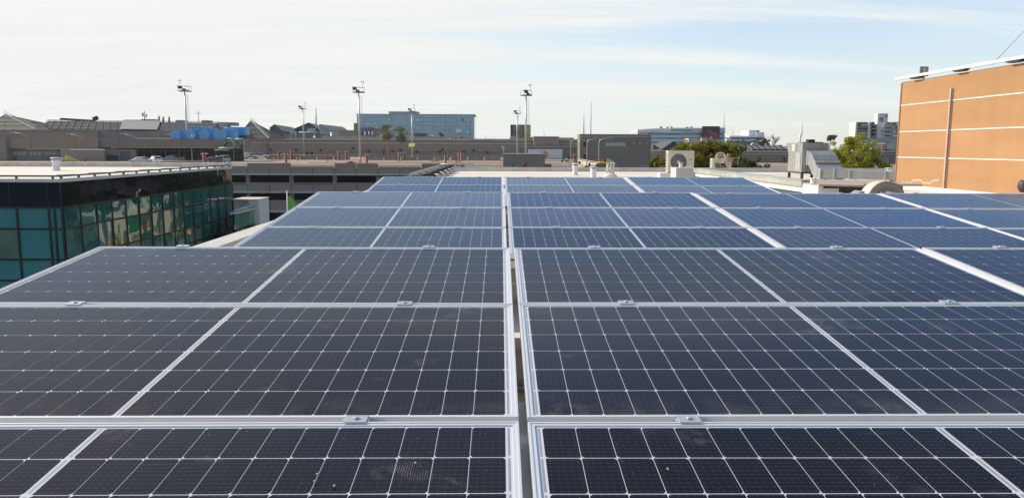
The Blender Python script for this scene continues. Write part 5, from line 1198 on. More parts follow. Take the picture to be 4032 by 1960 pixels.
# distant thin masts and aerials
def aerial(label,x0,y0,x1,y1,Y,r,m_=None,extra=None):
    a_,b_ = at(x0,y0,Y),at(x1,y1,Y); k = MB(); k.tube([a_,b_],r,6,0,True,r*.5)
    if extra: extra(k,b_,Y)
    tag(k.build('aerial', m_ or M_LGREY, loc=a_),label,'aerial')
def tee(k,b,Y): k.bar(b+Vector((-.5,0,-1)),b+Vector((.5,0,-1)),.12,.12); k.bar(b+Vector((-.5,0,-1)),b+Vector((-.5,0,-.4)),.1,.1); k.bar(b+Vector((.5,0,-1)),b+Vector((.5,0,-.4)),.1,.1)
def pan_(k,b,Y):
    for z in (-1.2,-3.4):
        k.obox(b+Vector((-.6,0,z)),(.15,0,0),(0,.3,0),(0,0,.6)); k.obox(b+Vector((.5,0,z-.3)),(.12,0,0),(0,.2,0),(0,0,.5))
aerial('short aerial with panel antennas above the glazed roof',570,471,569,437,LYR+18,0.22,None,pan_)
aerial('thin forked aerial right of the leftmost lamp mast',783,482,781,436,LYR+20,0.13,None,tee)
aerial('thin pole standing alone left of the glass tower',1245,490,1244,425,SY+12,0.30)
aerial('tall lattice aerial above the mall block, right of centre',2326,530,2328,400,420,0.24)
aerial('shorter pale aerial left of the tall lattice aerial',2299,528,2299,450,430,0.30)
aerial('hair-thin aerial right of the shoe billboard',2851,503,2852,443,700,0.28)
aerial('hair-thin aerial above the stepped white building',2886,532,2886,497,700,0.22)
aerial('thin whip aerial above the air handler',3158,532,3160,470,60,0.035,M_WHITE)
aerial('faint aerial behind the entrance block',2142,545,2142,512,500,0.15)
aerial('small post on the skyline left of the yellow sign box',1911,556,1911,540,400,0.25)
q = at(3152,540,31); k = MB(); k.lathe([(0.02,-.24),(0.035,-.05),(0.05,0.0),(0.05,.10),(0.02,.13)],q,10); tag(k.build('insulator', M_WHITE, loc=q),'small white bottle-shaped aerial base on top of the air handler','aerial')
# ================================================================== TREES
def leaf_mat(name, dark, light, hue=0.0, trans=0.25):
    mt, n, l, p = new_mat(name); g = n.new('ShaderNodeNewGeometry'); t = n.new('ShaderNodeTexCoord')
    mx = n.new('ShaderNodeMix'); mx.data_type = 'RGBA'; l.new(g.outputs['Random Per Island'], mx.inputs['Factor'])
    mx.inputs[6].default_value = (*dark,1); mx.inputs[7].default_value = (*light,1)
    no = n.new('ShaderNodeTexNoise'); no.inputs['Scale'].default_value = 0.8; no.inputs['Detail'].default_value = 3; l.new(t.outputs['Object'], no.inputs['Vector'])
    hs = n.new('ShaderNodeHueSaturation'); mr = n.new('ShaderNodeMapRange'); mr.inputs[1].default_value = .3; mr.inputs[2].default_value = .7; mr.inputs[3].default_value = 0.7; mr.inputs[4].default_value = 1.25; l.new(no.outputs['Fac'], mr.inputs[0]); l.new(mr.outputs[0], hs.inputs['Value']); l.new(mx.outputs[2], hs.inputs['Color'])
    l.new(hs.outputs[0], p.inputs['Base Color']); p.inputs['Roughness'].default_value = 0.75; p.inputs['Specular IOR Level'].default_value = 0.2
    tr = n.new('ShaderNodeBsdfTranslucent'); l.new(hs.outputs[0], tr.inputs['Color']); ms = n.new('ShaderNodeMixShader'); ms.inputs[0].default_value = trans
    l.new(p.outputs[0], ms.inputs[1]); l.new(tr.outputs[0], ms.inputs[2]); l.new(ms.outputs[0], n['Material Output'].inputs['Surface'])
    return mt
M_BARK = mat('bark',(0.13,0.10,0.075),0.9,0,0.3,4)
M_BARK2 = mat('pale_bark',(0.26,0.22,0.17),0.9,0,0.3,4)
L_OLIVE = leaf_mat('olive_foliage',(0.085,0.088,0.012),(0.34,0.30,0.04))
L_LIME = leaf_mat('lime_foliage',(0.20,0.21,0.015),(0.55,0.52,0.06),0,0.45)
L_CYP = leaf_mat('dark_green_foliage',(0.03,0.055,0.02),(0.11,0.15,0.05))
L_BROWN = leaf_mat('brown_foliage',(0.09,0.065,0.045),(0.17,0.13,0.09))
L_STREET = leaf_mat('street_tree_foliage',(0.025,0.045,0.012),(0.08,0.12,0.03))
def rdir():
    while True:
        v = Vector((random.uniform(-1,1),random.uniform(-1,1),random.uniform(-1,1)))
        if 0.05 < v.length < 1: return v.normalized()
def leaf(mb, c, s, up=None):
    u = rdir(); w = u.cross(rdir()).normalized()
    a = s*random.uniform(.7,1.3); b = a*random.uniform(.35,.6)
    mb.v += [tuple(c-u*a), tuple(c+w*b), tuple(c+u*a), tuple(c-w*b)]
    o = len(mb.v)-4; mb.f.append((o,o+1,o+2,o+3)); mb.m.append(0); mb.sm.append(False)
def tree(label, base, crown_c, rad, nclump, nleaf, lsize, lmat, clump=(0.12,0.22), trunk_r=0.25, bark=None, name='tree', bottom=-1.0, gaps=0.0, group=None, squash=0.8, topflat=None):
    base, crown_c, rad = Vector(base), Vector(crown_c), Vector(rad)
    o = thing(name, label, 'tree', base, group)
    t = MB(); top = crown_c-Vector((0,0,rad.z*0.35))
    mid = base.lerp(top,.5)+Vector((random.uniform(-.3,.3),random.uniform(-.3,.3),0)); t.tube([base,mid,top],trunk_r,10,0,True,trunk_r*.6)
    mb = MB(); rm = max(rad)
    for i in range(nclump):
        v = rdir(); 
        if v.z < bottom: v.z = -v.z
        rr = random.uniform(.62,1.0) if random.random() < .8 else random.uniform(.2,.6)
        wob = 1+0.22*mnoise.noise(v*2.3+crown_c*.37)
        c = crown_c+Vector((v.x*rad.x,v.y*rad.y,v.z*rad.z))*rr*wob
        if topflat and c.z > topflat: c.z = topflat-random.uniform(0,.3)
        cr = rm*random.uniform(*clump)
        if i % 7 == 0: t.tube([top,top.lerp(c,.5)+Vector((0,0,-.1*rm)),c],trunk_r*.28,6,0,True,trunk_r*.06)
        for k in range(nleaf):
            w = rdir()*cr*(random.random()**0.45); w.z *= squash
            leaf(mb, c+w, lsize)
    t.build('trunk', bark or M_BARK, o); mb.build('crown', lmat, o, fix=False)
    return o
def bare(label, base, h, spread, n, r, mt, name='bare_tree', cat='tree', lean=0.0, group=None):
    base = Vector(base); o = thing(name, label, cat, base, group); t = MB()
    def br(p, d, L, rr, lev):
        q = p+d*L*.5+rdir()*L*.06; e = p+d*L; t.tube([p,q,e],rr,5,0,True,rr*.55)
        if lev == 0: return
        for _ in range(3 if lev > 1 else 4):
            nd_ = (d+rdir()*spread).normalized(); nd_.z = abs(nd_.z)*.8+.15; br(p+d*L*random.uniform(.55,1.0), nd_.normalized(), L*random.uniform(.5,.75), rr*.55, lev-1)
    tw_ = MB()
    t.tube([base,base+Vector((0,0,h*.15))],r,6)
    for _ in range(n): br(base+Vector((0,0,h*.1)), (Vector((lean,0,1))+rdir()*spread*.8).normalized(), h*random.uniform(.32,.42), r*.7, 3)
    t.build('branches', mt, o, fix=False); return o

TYB = 75.0
c_ = at(2772, 640, TYB); tp = at(2740, 552, TYB).z; wl_ = wr_ = at(2905,640,TYB).x-c_.x
cz_ = tp-2.15
random.seed(11)
tree('big dense olive-green tree behind the air conditioners', (c_.x+.3,TYB,GZ), (c_.x+.25,TYB,cz_), ((wl_+wr_)/2*1.24,3.4,2.25), 380, 110, 0.105, L_OLIVE, (0.085,0.14), 0.35, None, 'tree', -0.9, squash=0.75, topflat=tp-0.35)
q = at(2597,655,TYB-2); tree('small olive-green tree low beside the big air conditioner, left of the big tree', (q.x,TYB-2,GZ), (q.x,TYB-2,q.z-.3), (1.25,1.2,1.7), 60, 110, 0.10, L_OLIVE, (0.12,0.2), 0.16)
q = at(2968,668,66); tree('dark green low spreading conifer before the right mall wing', (q.x,66,GZ), (q.x,66,q.z-.7), (1.55,1.3,1.75), 80, 100, 0.085, L_CYP, (0.13,0.2), 0.15)
q = at(2906,660,72); bare('brown bare bush between the big tree and the dark conifer', (q.x,72,q.z-2.6), 3.8, 0.55, 7, 0.05, mat('twig_brown',(0.15,0.105,0.08),0.9,0,0.3,3), 'bare_bush', 'bush')
q = at(2906,640,71); tree('thin brown-leaved shrub beside the satellite dish bracket', (q.x-.3,71,GZ), (q.x-.3,71,q.z-.9), (0.95,0.8,1.3), 26, 60, 0.06, L_BROWN, (0.2,0.35), 0.08, M_BARK2)
TL = 68.0
q = at(3365,640,TL); tpz = at(3350,560,TL).z
tree('bright yellow-green tree right of the air handler', (q.x,TL,GZ), (q.x-.15,TL,tpz-1.75), (2.65,2.3,2.15), 180, 95, 0.085, L_LIME, (0.10,0.18), 0.22, M_BARK2, 'tree', -0.9, squash=0.9)
q = at(3420,652,TL-1); tree('yellow-green shrubby undergrowth at the foot of the yellow-green tree', (q.x,TL-1,GZ), (q.x-.2,TL-1,q.z-.7), (1.9,1.2,1.2), 60, 80, 0.08, L_LIME, (0.13,0.2), 0.12, M_BARK2, 'shrub')
q = at(3492,664,TL-2); tree('small round bright green shrub next to the orange wall edge', (q.x,TL-2,GZ), (q.x-.1,TL-2,q.z-.5), (0.72,0.7,0.95), 30, 90, 0.07, L_LIME, (0.2,0.34), 0.07, M_BARK2, 'shrub')
q = at(3440,640,TL+1); bare('bare grey-brown tree rising through the yellow-green tree', (q.x,TL+1,q.z-3.2), 4.6, 0.5, 5, 0.07, M_BARK2)
q = at(3255,545,420); tree('tiny distant umbrella-topped tree on the skyline', (q.x+.5,420,GZ), (q.x+2.3,420,q.z+.3), (3.2,3,1.6), 26, 40, .45, L_CYP, (.2,.35), .4)
q = at(3283,548,425)
random.seed(5)
for i,(x,y,lab) in enumerate(((3000,560,'brownish leafless tree on the skyline above the right mall wing'),(3045,556,'wide bare tree on the skyline left of the air handler'))):
    q = at(x,590,380); bare(lab, (q.x,380,q.z), 9.5 if i else 8, 0.6, 9, 0.16, mat('far_twig',(0.24,0.20,0.16),0.9,0,0.3,1))
q = at(2995,580,370); tree('brownish feathery tree on the skyline right of the stepped white building', (q.x,370,q.z-5), (q.x,370,q.z+1.5), (4.2,3,3.2), 40, 60, .35, L_BROWN, (.15,.28), .3)
q = at(1737,538,340); tree('small ochre tree before the glass tower foot', (q.x,340,q.z-5), (q.x,340,q.z-.2), (1.6,1.5,1.7), 20, 50, .22, L_BROWN, (.25,.4), .15)
random.seed(8)
for i,x in enumerate((1921,1945)):
    q = at(x,556,420); bare(['left','right'][i]+' of two faint bare trees on the skyline before the sign box', (q.x,420,q.z-1), 3.2, 0.6, 5, 0.06, mat('far_twig',(0.24,0.20,0.16)))
# street trees in the road below, seen mirrored in the glass block
random.seed(31)
proto_t = None
for i,(x,y,h,w_) in enumerate(((-12,92,9.4,3.4),(-7,103,10.0,4.2),(1,116,10.4,4.6),(8,96,10.4,4.4),(17,106,10.2,4.6),(26,98,10.5,5))):
    tree(['first','second','third','fourth','fifth','last'][i]+' street tree below the roof, mirrored in the glass block', (x,y,GZ), (x,y,GZ+h-w_*.6), (w_,w_,w_*.72), 70, 60, 0.28, L_STREET, (0.2,0.32), 0.28, None, 'street_tree', -1, group='street trees in the road')
ks = thing('street_shop','tan street building with a thin orange awning, mirrored in the glass block','shop',(3,92,GZ))
MB().box(-3,1,84,118,GZ+3.6,GZ+7.0).build('wall', mat('kiosk_tan',(0.5,0.44,0.34),0.8), ks); MB().box(-2.9,1,84,118,GZ,GZ+3.599).build('shopfront', mat('kiosk_grey',(0.12,0.14,0.12),0.6), ks)
MB().prism([(-3.5,GZ+3.2),(-3,GZ+4.0),(-3,GZ+3.2)],'y',84,118).build('awning', mat('awning_orange',(0.62,0.34,0.03),0.7), ks)

# palms
def palm(label, px, ptop, pbase, Y, rpx):
    t = at(px,ptop,Y); r = rpx*Y/FPX; b = Vector((at(px+30*0,pbase,Y).x+0.6,Y,DZ))
    o = thing('palm_tree', label, 'palm', b, 'palms before the mall wall')
    k = MB(); k.tube([b,b.lerp(t,.5)+Vector((.1,0,0)),t],0.30,10,0,True,0.20); k.build('trunk', mat('palm_bark',(0.24,0.20,0.15),0.9,0,0.25,3), o)
    f = MB(); dd = MB()
    for i in range(54):
        a = random.uniform(0,2*math.pi); el = random.uniform(-1.15,1.35); L_ = r*random.uniform(.7,1.2)
        dirv = Vector((math.cos(a)*math.cos(el),math.sin(a)*math.cos(el),math.sin(el)))
        st = dirv*L_*.45; tgt = f if el > -0.75 else dd
        c = t+st; sd_ = dirv.cross(Vector((0,0,1))).normalized(); up_ = sd_.cross(dirv).normalized()
        tgt.bar(t, c, 0.06, 0.04)
        for j in range(9):
            g = (j-4)/4*1.0; e = (dirv*math.cos(g)+sd_*math.sin(g)).normalized(); ln = L_*.66*(1-.25*abs(g)/1.25)
            m_ = c+e*ln*.6; tip = c+e*ln+Vector((0,0,-.28*ln)); wd = up_.cross(e).normalized()*0.10
            tgt.add([c,m_-wd,tip,m_+wd],[(0,1,2,3)])
    for i in range(26):
        a = random.uniform(0,2*math.pi); p_ = t+Vector((math.cos(a)*.45,math.sin(a)*.45,-random.uniform(.3,1.5))); e = Vector((math.cos(a)*.25,math.sin(a)*.25,-1)); 
        for j in range(4):
            w_ = rdir()*.12; dd.add([p_,p_+e*.5+w_+Vector((.06,0,0)),p_+e*1.1+w_*2,p_+e*.5+w_-Vector((.06,0,0))],[(0,1,2,3)])
    f.build('fronds', leaf_mat('palm_green',(0.075,0.09,0.03),(0.34,0.33,0.13),0,.15), o, fix=False)
    dd.build('dead_fronds', leaf_mat('palm_straw',(0.16,0.115,0.055),(0.30,0.23,0.12),0,.15), o, fix=False)
    return o
random.seed(3)
palm('left palm with straw-coloured skirt, fuller and paler than its neighbour',1523,521,622,262,38)
palm('right palm, darker and slightly lower, nearest the shorter lamp mast',1577,529,622,262,37)

# ================================================================== LAMP MASTS
def mast(label, px, py_plat, base_py, Y, side=-1, small=False, basez=DZ):
    t = at(px, py_plat, Y); b = Vector((at(px,base_py,Y).x, Y, basez)); b.x = t.x
    o = thing('lamp_mast', label, 'lamp mast', b, 'floodlight masts on the garage roof')
    H = t.z-b.z; s = Y/188.0*(0.62 if small else 1.0)
    k = MB(); k.tube([(0,0,0),(0,0,H)],0.24*s,12,0,True,0.13*s); k.build('pole', mat('mast_steel',(0.52,0.53,0.54),0.4,0.4,0.08,1), o, world=False)
    k = MB(); k.lathe([(0.29*s,0.02),(0.27*s,1.35*s)],(0,0,0),12); k.build('base_sleeve', M_YEL, o, world=False)
    k = MB(); k.obox((0.05*s,0,H+0.06),(1.35*s,0,-.02),(0,0.9*s,0),(0,0,0.07*s)); k.build('platform', mat('platform_grey',(0.22,0.22,0.22),0.6), o, world=False)
    k = MB()
    for (x,y) in ((-1.25,-.85),(1.35,-.85),(-1.25,.85),(1.35,.85)): k.tube([(x*s,y*s,H+.1),(x*s,y*s,H+1.25*s)],0.035*s,6)
    for y in (-.85,.85): k.tube([(-1.25*s,y*s,H+1.25*s),(1.35*s,y*s,H+1.22*s)],0.04*s,6)
    k.build('railing', M_STEEL, o, world=False)
    fx = (-0.72 if side < 0 else 0.1)*s
    k = MB(); k.prism([(-0.5*s,0),(0.42*s,0.02*s),(0.32*s,0.72*s),(-0.66*s,0.78*s)],'y',-0.85*s,-0.35*s)
    k.v = [(x+fx,y,z+H+0.62*s) for x,y,z in k.v]; k.build('floodlight', mat('flood_black',(0.03,0.031,0.033),0.5,0,0.2,2), o, world=False)
    k = MB(); k.prism([(-0.4*s,0),(0.4*s,0.02*s),(0.3*s,0.62*s),(-0.5*s,0.66*s)],'y',0.35*s,0.75*s); k.v = [(x+fx+.5*s,y,z+H+0.1*s) for x,y,z in k.v]; k.build('floodlight', mat('flood_black',(0.03,0.031,0.033)), o, world=False)
    for i in range(4): 
        x = (-0.55+0.55*i)*s; k = MB(); k.obox((x,-.5*s,H+.22*s),(.2*s,0,.05*s),(0,.2*s,0),(0,0,.10*s)); k.build('small_floodlight', M_LGREY, o, world=False)
    k = MB(); x = 0.28*s; top_ = H-0.75*s; bot = 0.3*H
    for dx in (0.0,0.34*s): k.tube([(x+dx,0.1,bot),(x*.72+dx,0.1,top_)],0.03*s,6)
    nr = int((top_-bot)/(1.25*s))
    for i in range(nr+1): z = bot+(top_-bot)*i/nr; k.bar((x-.1*s,0.1,z),(x+.44*s,0.1,z),0.05*s,0.05*s)
    k.tube([(x+.62*s,0.1,bot+2),(x*.8+.5*s,0.1,top_)],0.02*s,5); k.build('ladder', mat('ladder_grey',(0.36,0.37,0.38),0.5,0.4), o, world=False)
    hx = (-1.0 if side == -2 else 1.0)*s; 
    k = MB(); k.tube([(hx,0,H+1.2*s),(hx,0,H+2.2*s)],0.035*s,6); k.tube([(hx-.2*s,0,H+2.42*s),(hx-.15*s,0,H+2.22*s),(hx+.15*s,0,H+2.22*s),(hx+.2*s,0,H+2.42*s)],0.03*s,6)
    for d in (-1,1): k.lathe([(0.03*s,0),(0.11*s,.12*s),(.09*s,.36*s),(.03*s,.45*s)],(hx+d*.22*s,0,H+2.35*s),8)
    k.build('lightning_fork', mat('fork_grey',(0.12,0.12,0.12),0.5), o, world=False)
    return o
mast('leftmost tall lamp mast, in front of the blue chillers',727,361,637,205,-2)
mast('middle tall lamp mast, just left of the blue glass tower',1412,366,650,184,-1)
mast('right tall lamp mast, rising behind the brown stair block',2071,378,650,184,1)
mast('shorter lamp mast left of centre, before the dark gable roofs',1191,431,624,262,-1,True)
mast('shorter lamp mast in front of the glass tower, yellow roofed shelter at its foot',1621,441,630,236,-1,True)
mast('shorter lamp mast beside the sign box, partly behind the stair block',2036,449,640,236,-1,True)
# shelter at the foot of the mast by the palms
q = at(1622,571,234); sh = thing('mast_shelter','small yellow tilted panel roof with dark green frame at the lamp mast by the palms','shelter',(q.x,206,DZ))
k = MB(); k.prism([(204.6,q.z-.5),(206.6,q.z+.35),(206.6,q.z+.25),(204.6,q.z-.6)],'x',at(1610,571,206).x,at(1633,571,206).x); k.build('panel_roof', mat('pale_yellow_panel',(0.45,0.45,0.12),0.5), sh)
M_DG = mat('dark_green_frame',(0.02,0.06,0.05),0.6)
k = MB()
for dx in (-.9,.7,1.2): k.tube([(q.x+dx,206.5,DZ),(q.x+dx*.8,206.5,q.z)],0.05,6)
k.tube([(q.x+1.9,206.5,DZ),(q.x+.6,206.5,q.z-2.2)],0.06,6); k.build('frame', M_DG, sh)
k = MB(); k.box(q.x-.15,q.x+.5,205.9,206.3,q.z-2.4,q.z-1.2); k.build('control_box', M_DG, sh)
k = MB(); k.box(q.x-.35,q.x-.05,205.7,205.9,DZ+1.1,DZ+1.6); k.build('red_box', M_RED, sh)

# ================================================================== RED T SIGNS
tproto = thing('direction_sign','x','sign',(0,0,0),'red T-shaped signs on the garage roof')
k = MB(); k.box(-0.16,0.24,-0.18,0.18,0.12,2.05); k.build('red_post', M_RED, tproto, world=False)
k = MB(); k.box(-0.30,-0.165,-0.20,0.20,0.12,2.45); k.build('white_side', M_CHIME, tproto, world=False)
k = MB(); k.box(-0.66,-0.305,-0.2,0.2,1.95,2.40); k.box(-0.16,0.66,-0.2,0.2,2.055,2.45); k.build('crossbar', mat('red_crossbar',(0.40,0.045,0.03),0.5), tproto, world=False)
k = MB(); k.box(-0.62,-0.42,-0.21,-0.2005,2.12,2.26); k.box(0.2,0.58,-0.21,-0.2005,2.17,2.32); k.build('pale_marking', M_CHIME, tproto, world=False)
k = MB(); k.box(-0.75,0.70,-0.5,0.5,0.0,0.118); k.build('yellow_base', M_YEL, tproto, world=False)
tl = [(807,652,155,1.0,'nearest the row of parked cars, before the leftmost mast'),(1100,630,180,1,'left of the back pair near the vans'),(1127,642,150,1.0,'in front of the back pair near the vans'),(1148,629,188,1,'right of the back pair near the vans'),
      (1335,632,176,1,'left of the pair beside the middle tall mast'),(1364,630,182,1,'right of the pair beside the middle tall mast'),(1445,645,150,1.0,'in front, just right of the middle tall mast'),(1572,635,176,1,'left of the pair under the palms'),(1591,632,182,1,'right of the pair under the palms'),
      (1754,648,152,1.0,'in front, above the left roof edge outlets'),(1808,637,176,1,'left of the close pair left of the stair block'),(1817,634,182,1,'right of the close pair left of the stair block'),(2260,640,172,1,'before the mall block, behind the left roof vent'),(2345,654,152,1.0,'beside the yellow chevron board on the ramp')]
for i,(x,yb,Y,s,lab) in enumerate(tl):
    b = onz(x,yb,DZ); Y = max(140.0, b.y); b = at(x,yb,Y); top_py = {807:601,1127:603,1445:606,1754:611,2345:616,1100:594,1148:592,1335:595,1364:594,1572:599,1591:598,1808:601,1817:602,2260:606}[x]
    loc = Vector((b.x,Y,DZ+0.01)); sc = (at(x,top_py,Y).z-DZ)/2.45
    lab = 'red T-shaped sign post '+lab
    o = tproto if i == 0 else dup(tproto, loc, lab)
    o.location = loc; o['label'] = lab; o.scale = (sc,sc,sc); o.rotation_euler = (0,0,random.uniform(-.15,.15))
# stubby red boxes and yellow bollards
def small_box(label, px, py0, py1, Y, wpx, m_, name, cat, base=None, group=None):
    a_ = at(px-wpx/2,py1,Y); b_ = at(px+wpx/2,py0,Y); o = thing(name,label,cat,((a_.x+b_.x)/2,Y,a_.z),group)
    MB().box(a_.x,b_.x,Y-.25,Y+.25,a_.z+.2,b_.z).build('body', m_, o)
    MB().box(a_.x-.5,b_.x+.5,Y-.5,Y+.5,a_.z,a_.z+.198).build('base', base or M_YEL, o)
    k = MB(); k.box(a_.x+.05,b_.x-.05,Y-.262,Y-.2505,a_.z+.45,a_.z+.6); k.build('pale_marking', M_CHIME, o); return o
small_box('short red sign stump left of the middle tall mast',1289,616,637,207,7,M_RED,'sign_stump','sign')
small_box('short red sign stump left of the close pair of red signs',1797,624,643,187,6,M_RED,'sign_stump','sign')
small_box('low red box at the garage edge by the middle tall mast',1382,635,643,140,12,M_RED,'red_box','box',M_RED)
small_box('small red box at the far barrier right of the shelter mast',1724,618,627,215,7,mat('dull_red',(0.25,0.05,0.04),0.6),'red_box','box',M_TRIM)
small_box('small red hydrant box at the far barrier near the middle of the deck',1299,612,622,212,6,M_RED,'red_box','box',M_RED)
for i,(x,y0,y1,Y,lab) in enumerate(((1078,614,625,200,'yellow bollard by the vans'),(1169,614,627,205,'yellow bollard by the left shorter mast'),(1770,618,630,205,'yellow bollard right of the two-box stretch of barrier'),(2443-0,619,633,205,'x'),(1974,619,632,205,'yellow bollard at the left of the stair block'))):
    if lab == 'x': continue
    a_, b_ = at(x,y1,Y), at(x,y0,Y); k = MB(); k.tube([(0,0,0),(0,0,max(.8,b_.z-a_.z))],0.15,10); k.lathe([(0.3,0.0),(0.3,0.1),(.15,.12)],(0,0,0),10)
    tag(k.build('bollard', M_YEL, world=False, loc=(a_.x,Y,DZ)),lab,'bollard','yellow bollards')
q = at(1713,629,200); k = MB(); k.box(-1.1,1.1,-.3,.3,0,.22); k.box(-.4,.3,-.25,.25,.221,.45); tag(k.build('parking_stop', M_YEL, world=False, loc=(q.x,200,DZ)),'flat yellow parking stop on the deck right of the shelter mast','parking stop')
# far barrier: low wall with a rail
fb = thing('deck_barrier','low brown barrier wall with a thin rail along the back of the garage roof','barrier',(at(1500,620,222).x,222,DZ))
x0_, x1_ = at(1050,625,222).x, at(1975,625,222).x
for i in range(14):
    a_ = x0_+(x1_-x0_)*i/14; b_ = x0_+(x1_-x0_)*(i+1)/14-.3
    if i in (5,): continue
    MB().box(a_,b_,222,222.3,DZ,DZ+0.85+(0.25 if i%4==1 else 0)).build('barrier_wall', M_CONC, fb)
k = MB(); k.tube([(x0_,221.8,at(1500,612,222).z),(x1_,221.8,at(1500,612,222).z)],0.045,6)
for i in range(29): x = x0_+(x1_-x0_)*i/28; k.tube([(x,221.8,DZ),(x,221.8,at(1500,612,222).z)],0.035,6)
k.build('rail', M_LGREY, fb)
fb2 = thing('deck_barrier','low tan barrier wall with a rail in front of the parked cars','barrier',(at(720,640,165).x,165,DZ))
x0_, x1_ = at(640,640,165).x, at(808,640,165).x; k = MB(); k.box(x0_,x1_,165,165.3,DZ,DZ+.75); k.build('barrier_wall', M_CONC, fb2)
k = MB(); zr_ = at(700,634.5,165).z; k.tube([(at(600,635,165).x,164.8,zr_),(at(905,635,165).x,164.8,zr_)],0.05,6); k.build('rail', M_LGREY, fb2)

# ================================================================== CARS
M_TYRE = mat('tyre',(0.015,0.015,0.016),0.8); M_CG = glass('car_glass',(0.012,0.014,0.017),0.06,0,1,0.5,1.45,0.1)
def car(name, label, px, py, Y, col, kind='sedan', rz=0.0, cat='car', z=None):
    L_, W_, H_ = {'sedan':(4.5,1.75,1.45),'hatch':(4.1,1.75,1.5),'suv':(4.6,1.85,1.65),'van':(4.3,1.8,1.82)}[kind]
    Y = onz(px,py,DZ).y if z is None else Y
    o = thing(name, label, cat, (at(px,py,Y).x, Y, DZ if z is None else z), 'parked cars and vans on the garage roof' if z is None else None, rz)
    pm = mat('car_paint_%s'%name+str(col), col, 0.25, 0.2 if max(col)<.6 else 0, 0.03, 1)
    h = L_/2
    prof = {'sedan':[(-h,.35),(-h,.82),(-h+.12,.92),(-h+.75,.98),(-h+1.35,H_-.06),(-h+1.7,H_),(h-1.9,H_),(h-1.15,.98),(h-.25,.84),(h,.62),(h,.35)],
            'hatch':[(-h,.35),(-h,.95),(-h+.1,1.02),(-h+.45,H_-.06),(-h+.8,H_),(h-2.0,H_),(h-1.2,1.0),(h-.2,.85),(h,.62),(h,.35)],
            'suv':[(-h,.4),(-h,1.0),(-h+.1,1.1),(-h+.5,H_-.06),(-h+.85,H_),(h-2.1,H_),(h-1.25,1.1),(h-.2,.98),(h,.7),(h,.4)],
            'van':[(-h,.35),(-h,H_-.12),(-h+.12,H_),(h-2.0,H_),(h-1.5,H_-.12),(h-.85,1.15),(h-.15,.95),(h,.7),(h,.35)]}[kind]
    k = MB(); n = len(prof); ring = lambda f, y: [(x,y*(1-(.16 if z_>1.0 else 0)),z_) for x,z_ in prof]
    vs = []; 
    for y, ins in ((-W_/2,.0),(-W_/2*.86,.0),(W_/2*.86,0),(W_/2,0)):
        s_ = 0.97 if abs(y)==W_/2 else 1.0
        vs += [(x*s_, y*(1-(0.17 if z_>1.05 else 0.0)), .35+(z_-.35)*(0.985 if abs(y)==W_/2 else 1.0)) for x,z_ in prof]
    fs = []
    for r in range(3): fs += [(r*n+i,r*n+(i+1)%n,(r+1)*n+(i+1)%n,(r+1)*n+i) for i in range(n)]
    fs += [tuple(range(n)), tuple(range(4*n-1,3*n-1,-1))]
    k.add(vs,fs); k.build('body', pm, o, world=False, bevel=0.03)
    zt_ = H_-.12; zb_ = 1.0 if kind!='suv' else 1.1
    if kind == 'van': sw = [(h-2.35,1.1),(h-1.15,1.1),(h-1.6,H_-.25),(h-2.35,H_-.25)]
    elif kind == 'sedan': sw = [(-h+.95,zb_),(h-1.3,zb_),(h-1.95,zt_),(-h+1.5,zt_)]
    else: sw = [(-h+.4,zb_),(h-1.35,zb_),(h-2.05,zt_),(-h+.75,zt_)]
    for s_ in (-1,1):
        k = MB(); y_ = s_*(W_/2*.83+.012); k.poly([(x,y_+s_*(.055 if z_<1.2 else .0),z_) for x,z_ in sw]); k.build('side_window', M_CG, o, world=False, fix=False)
        k = MB(); k.box(-h+.1,-h+.32,s_*W_/2*.97-.05,s_*W_/2*.97+.05,.72,.92); k.build('tail_light', mat('tail_red',(0.35,0.02,0.015),0.3), o, world=False)
        k = MB(); k.box(h-.30,h-.04,s_*W_/2*.8-.12,s_*W_/2*.8+.12,.62,.76); k.build('headlight', M_CHIME, o, world=False)
        for x in (-h+.85,h-.85):
            k = MB(); k.lathe([(0.001,-.1),(.30,-.1),(.32,-.06),(.32,.06),(.30,.1),(0.001,.1)],(x,s_*(W_/2-.09),.32),16,0,'y'); w_ = k.build('wheel', M_TYRE, o, world=False)
            k = MB(); k.lathe([(0.001,-.115),(.19,-.108),(.19,.108),(0.001,.115)],(x,s_*(W_/2-.09),.32),12,0,'y'); k.build('rim', M_STEEL, w_, world=False)
    k = MB()
    if kind != 'van':
        i_ = 3 if kind=='sedan' else 2
        (xa,za),(xb,zb2) = prof[i_],prof[i_+1]; e = .02
        k.quad((xa-e,-W_*.38,za+.03),(xa-e,W_*.38,za+.03),(xb-e-.03,W_*.34,zb2-.02),(xb-e-.03,-W_*.34,zb2-.02))
        (xa,za),(xb,zb2) = prof[-5 if kind!='sedan' else -5],prof[-4]
        k.quad((xa+e,-W_*.34,za-.03),(xa+e,W_*.34,za-.03),(xb+e,W_*.38,zb2+.04),(xb+e,-W_*.38,zb2+.04))
    else:
        (xa,za),(xb,zb2) = prof[4],prof[5]; k.quad((xa+.02,-W_*.34,za),(xa+.02,W_*.34,za),(xb+.02,W_*.38,zb2+.06),(xb+.02,-W_*.38,zb2+.06))
    k.build('windscreen', M_CG, o, world=False, fix=False)
    if kind == 'van':
        for s_ in (-1,1):
            k = MB(); k.box(-h+.9,h-1.0,s_*W_/2-.01*s_,s_*(W_/2+.02),.55,.72); k.build('side_strip', M_BLACK, o, world=False)
    return o
CS = (0.42,0.43,0.45); CW = (0.66,0.66,0.65); CD = (0.06,0.065,0.075)
car('parked_car','silver sedan parked nearest, at the left end of the car row',555,645,172,CS,'sedan',RAD(163))
car('parked_car','white hatchback with red tail lights parked beside the silver sedan',612,642,176,CW,'hatch',RAD(132))
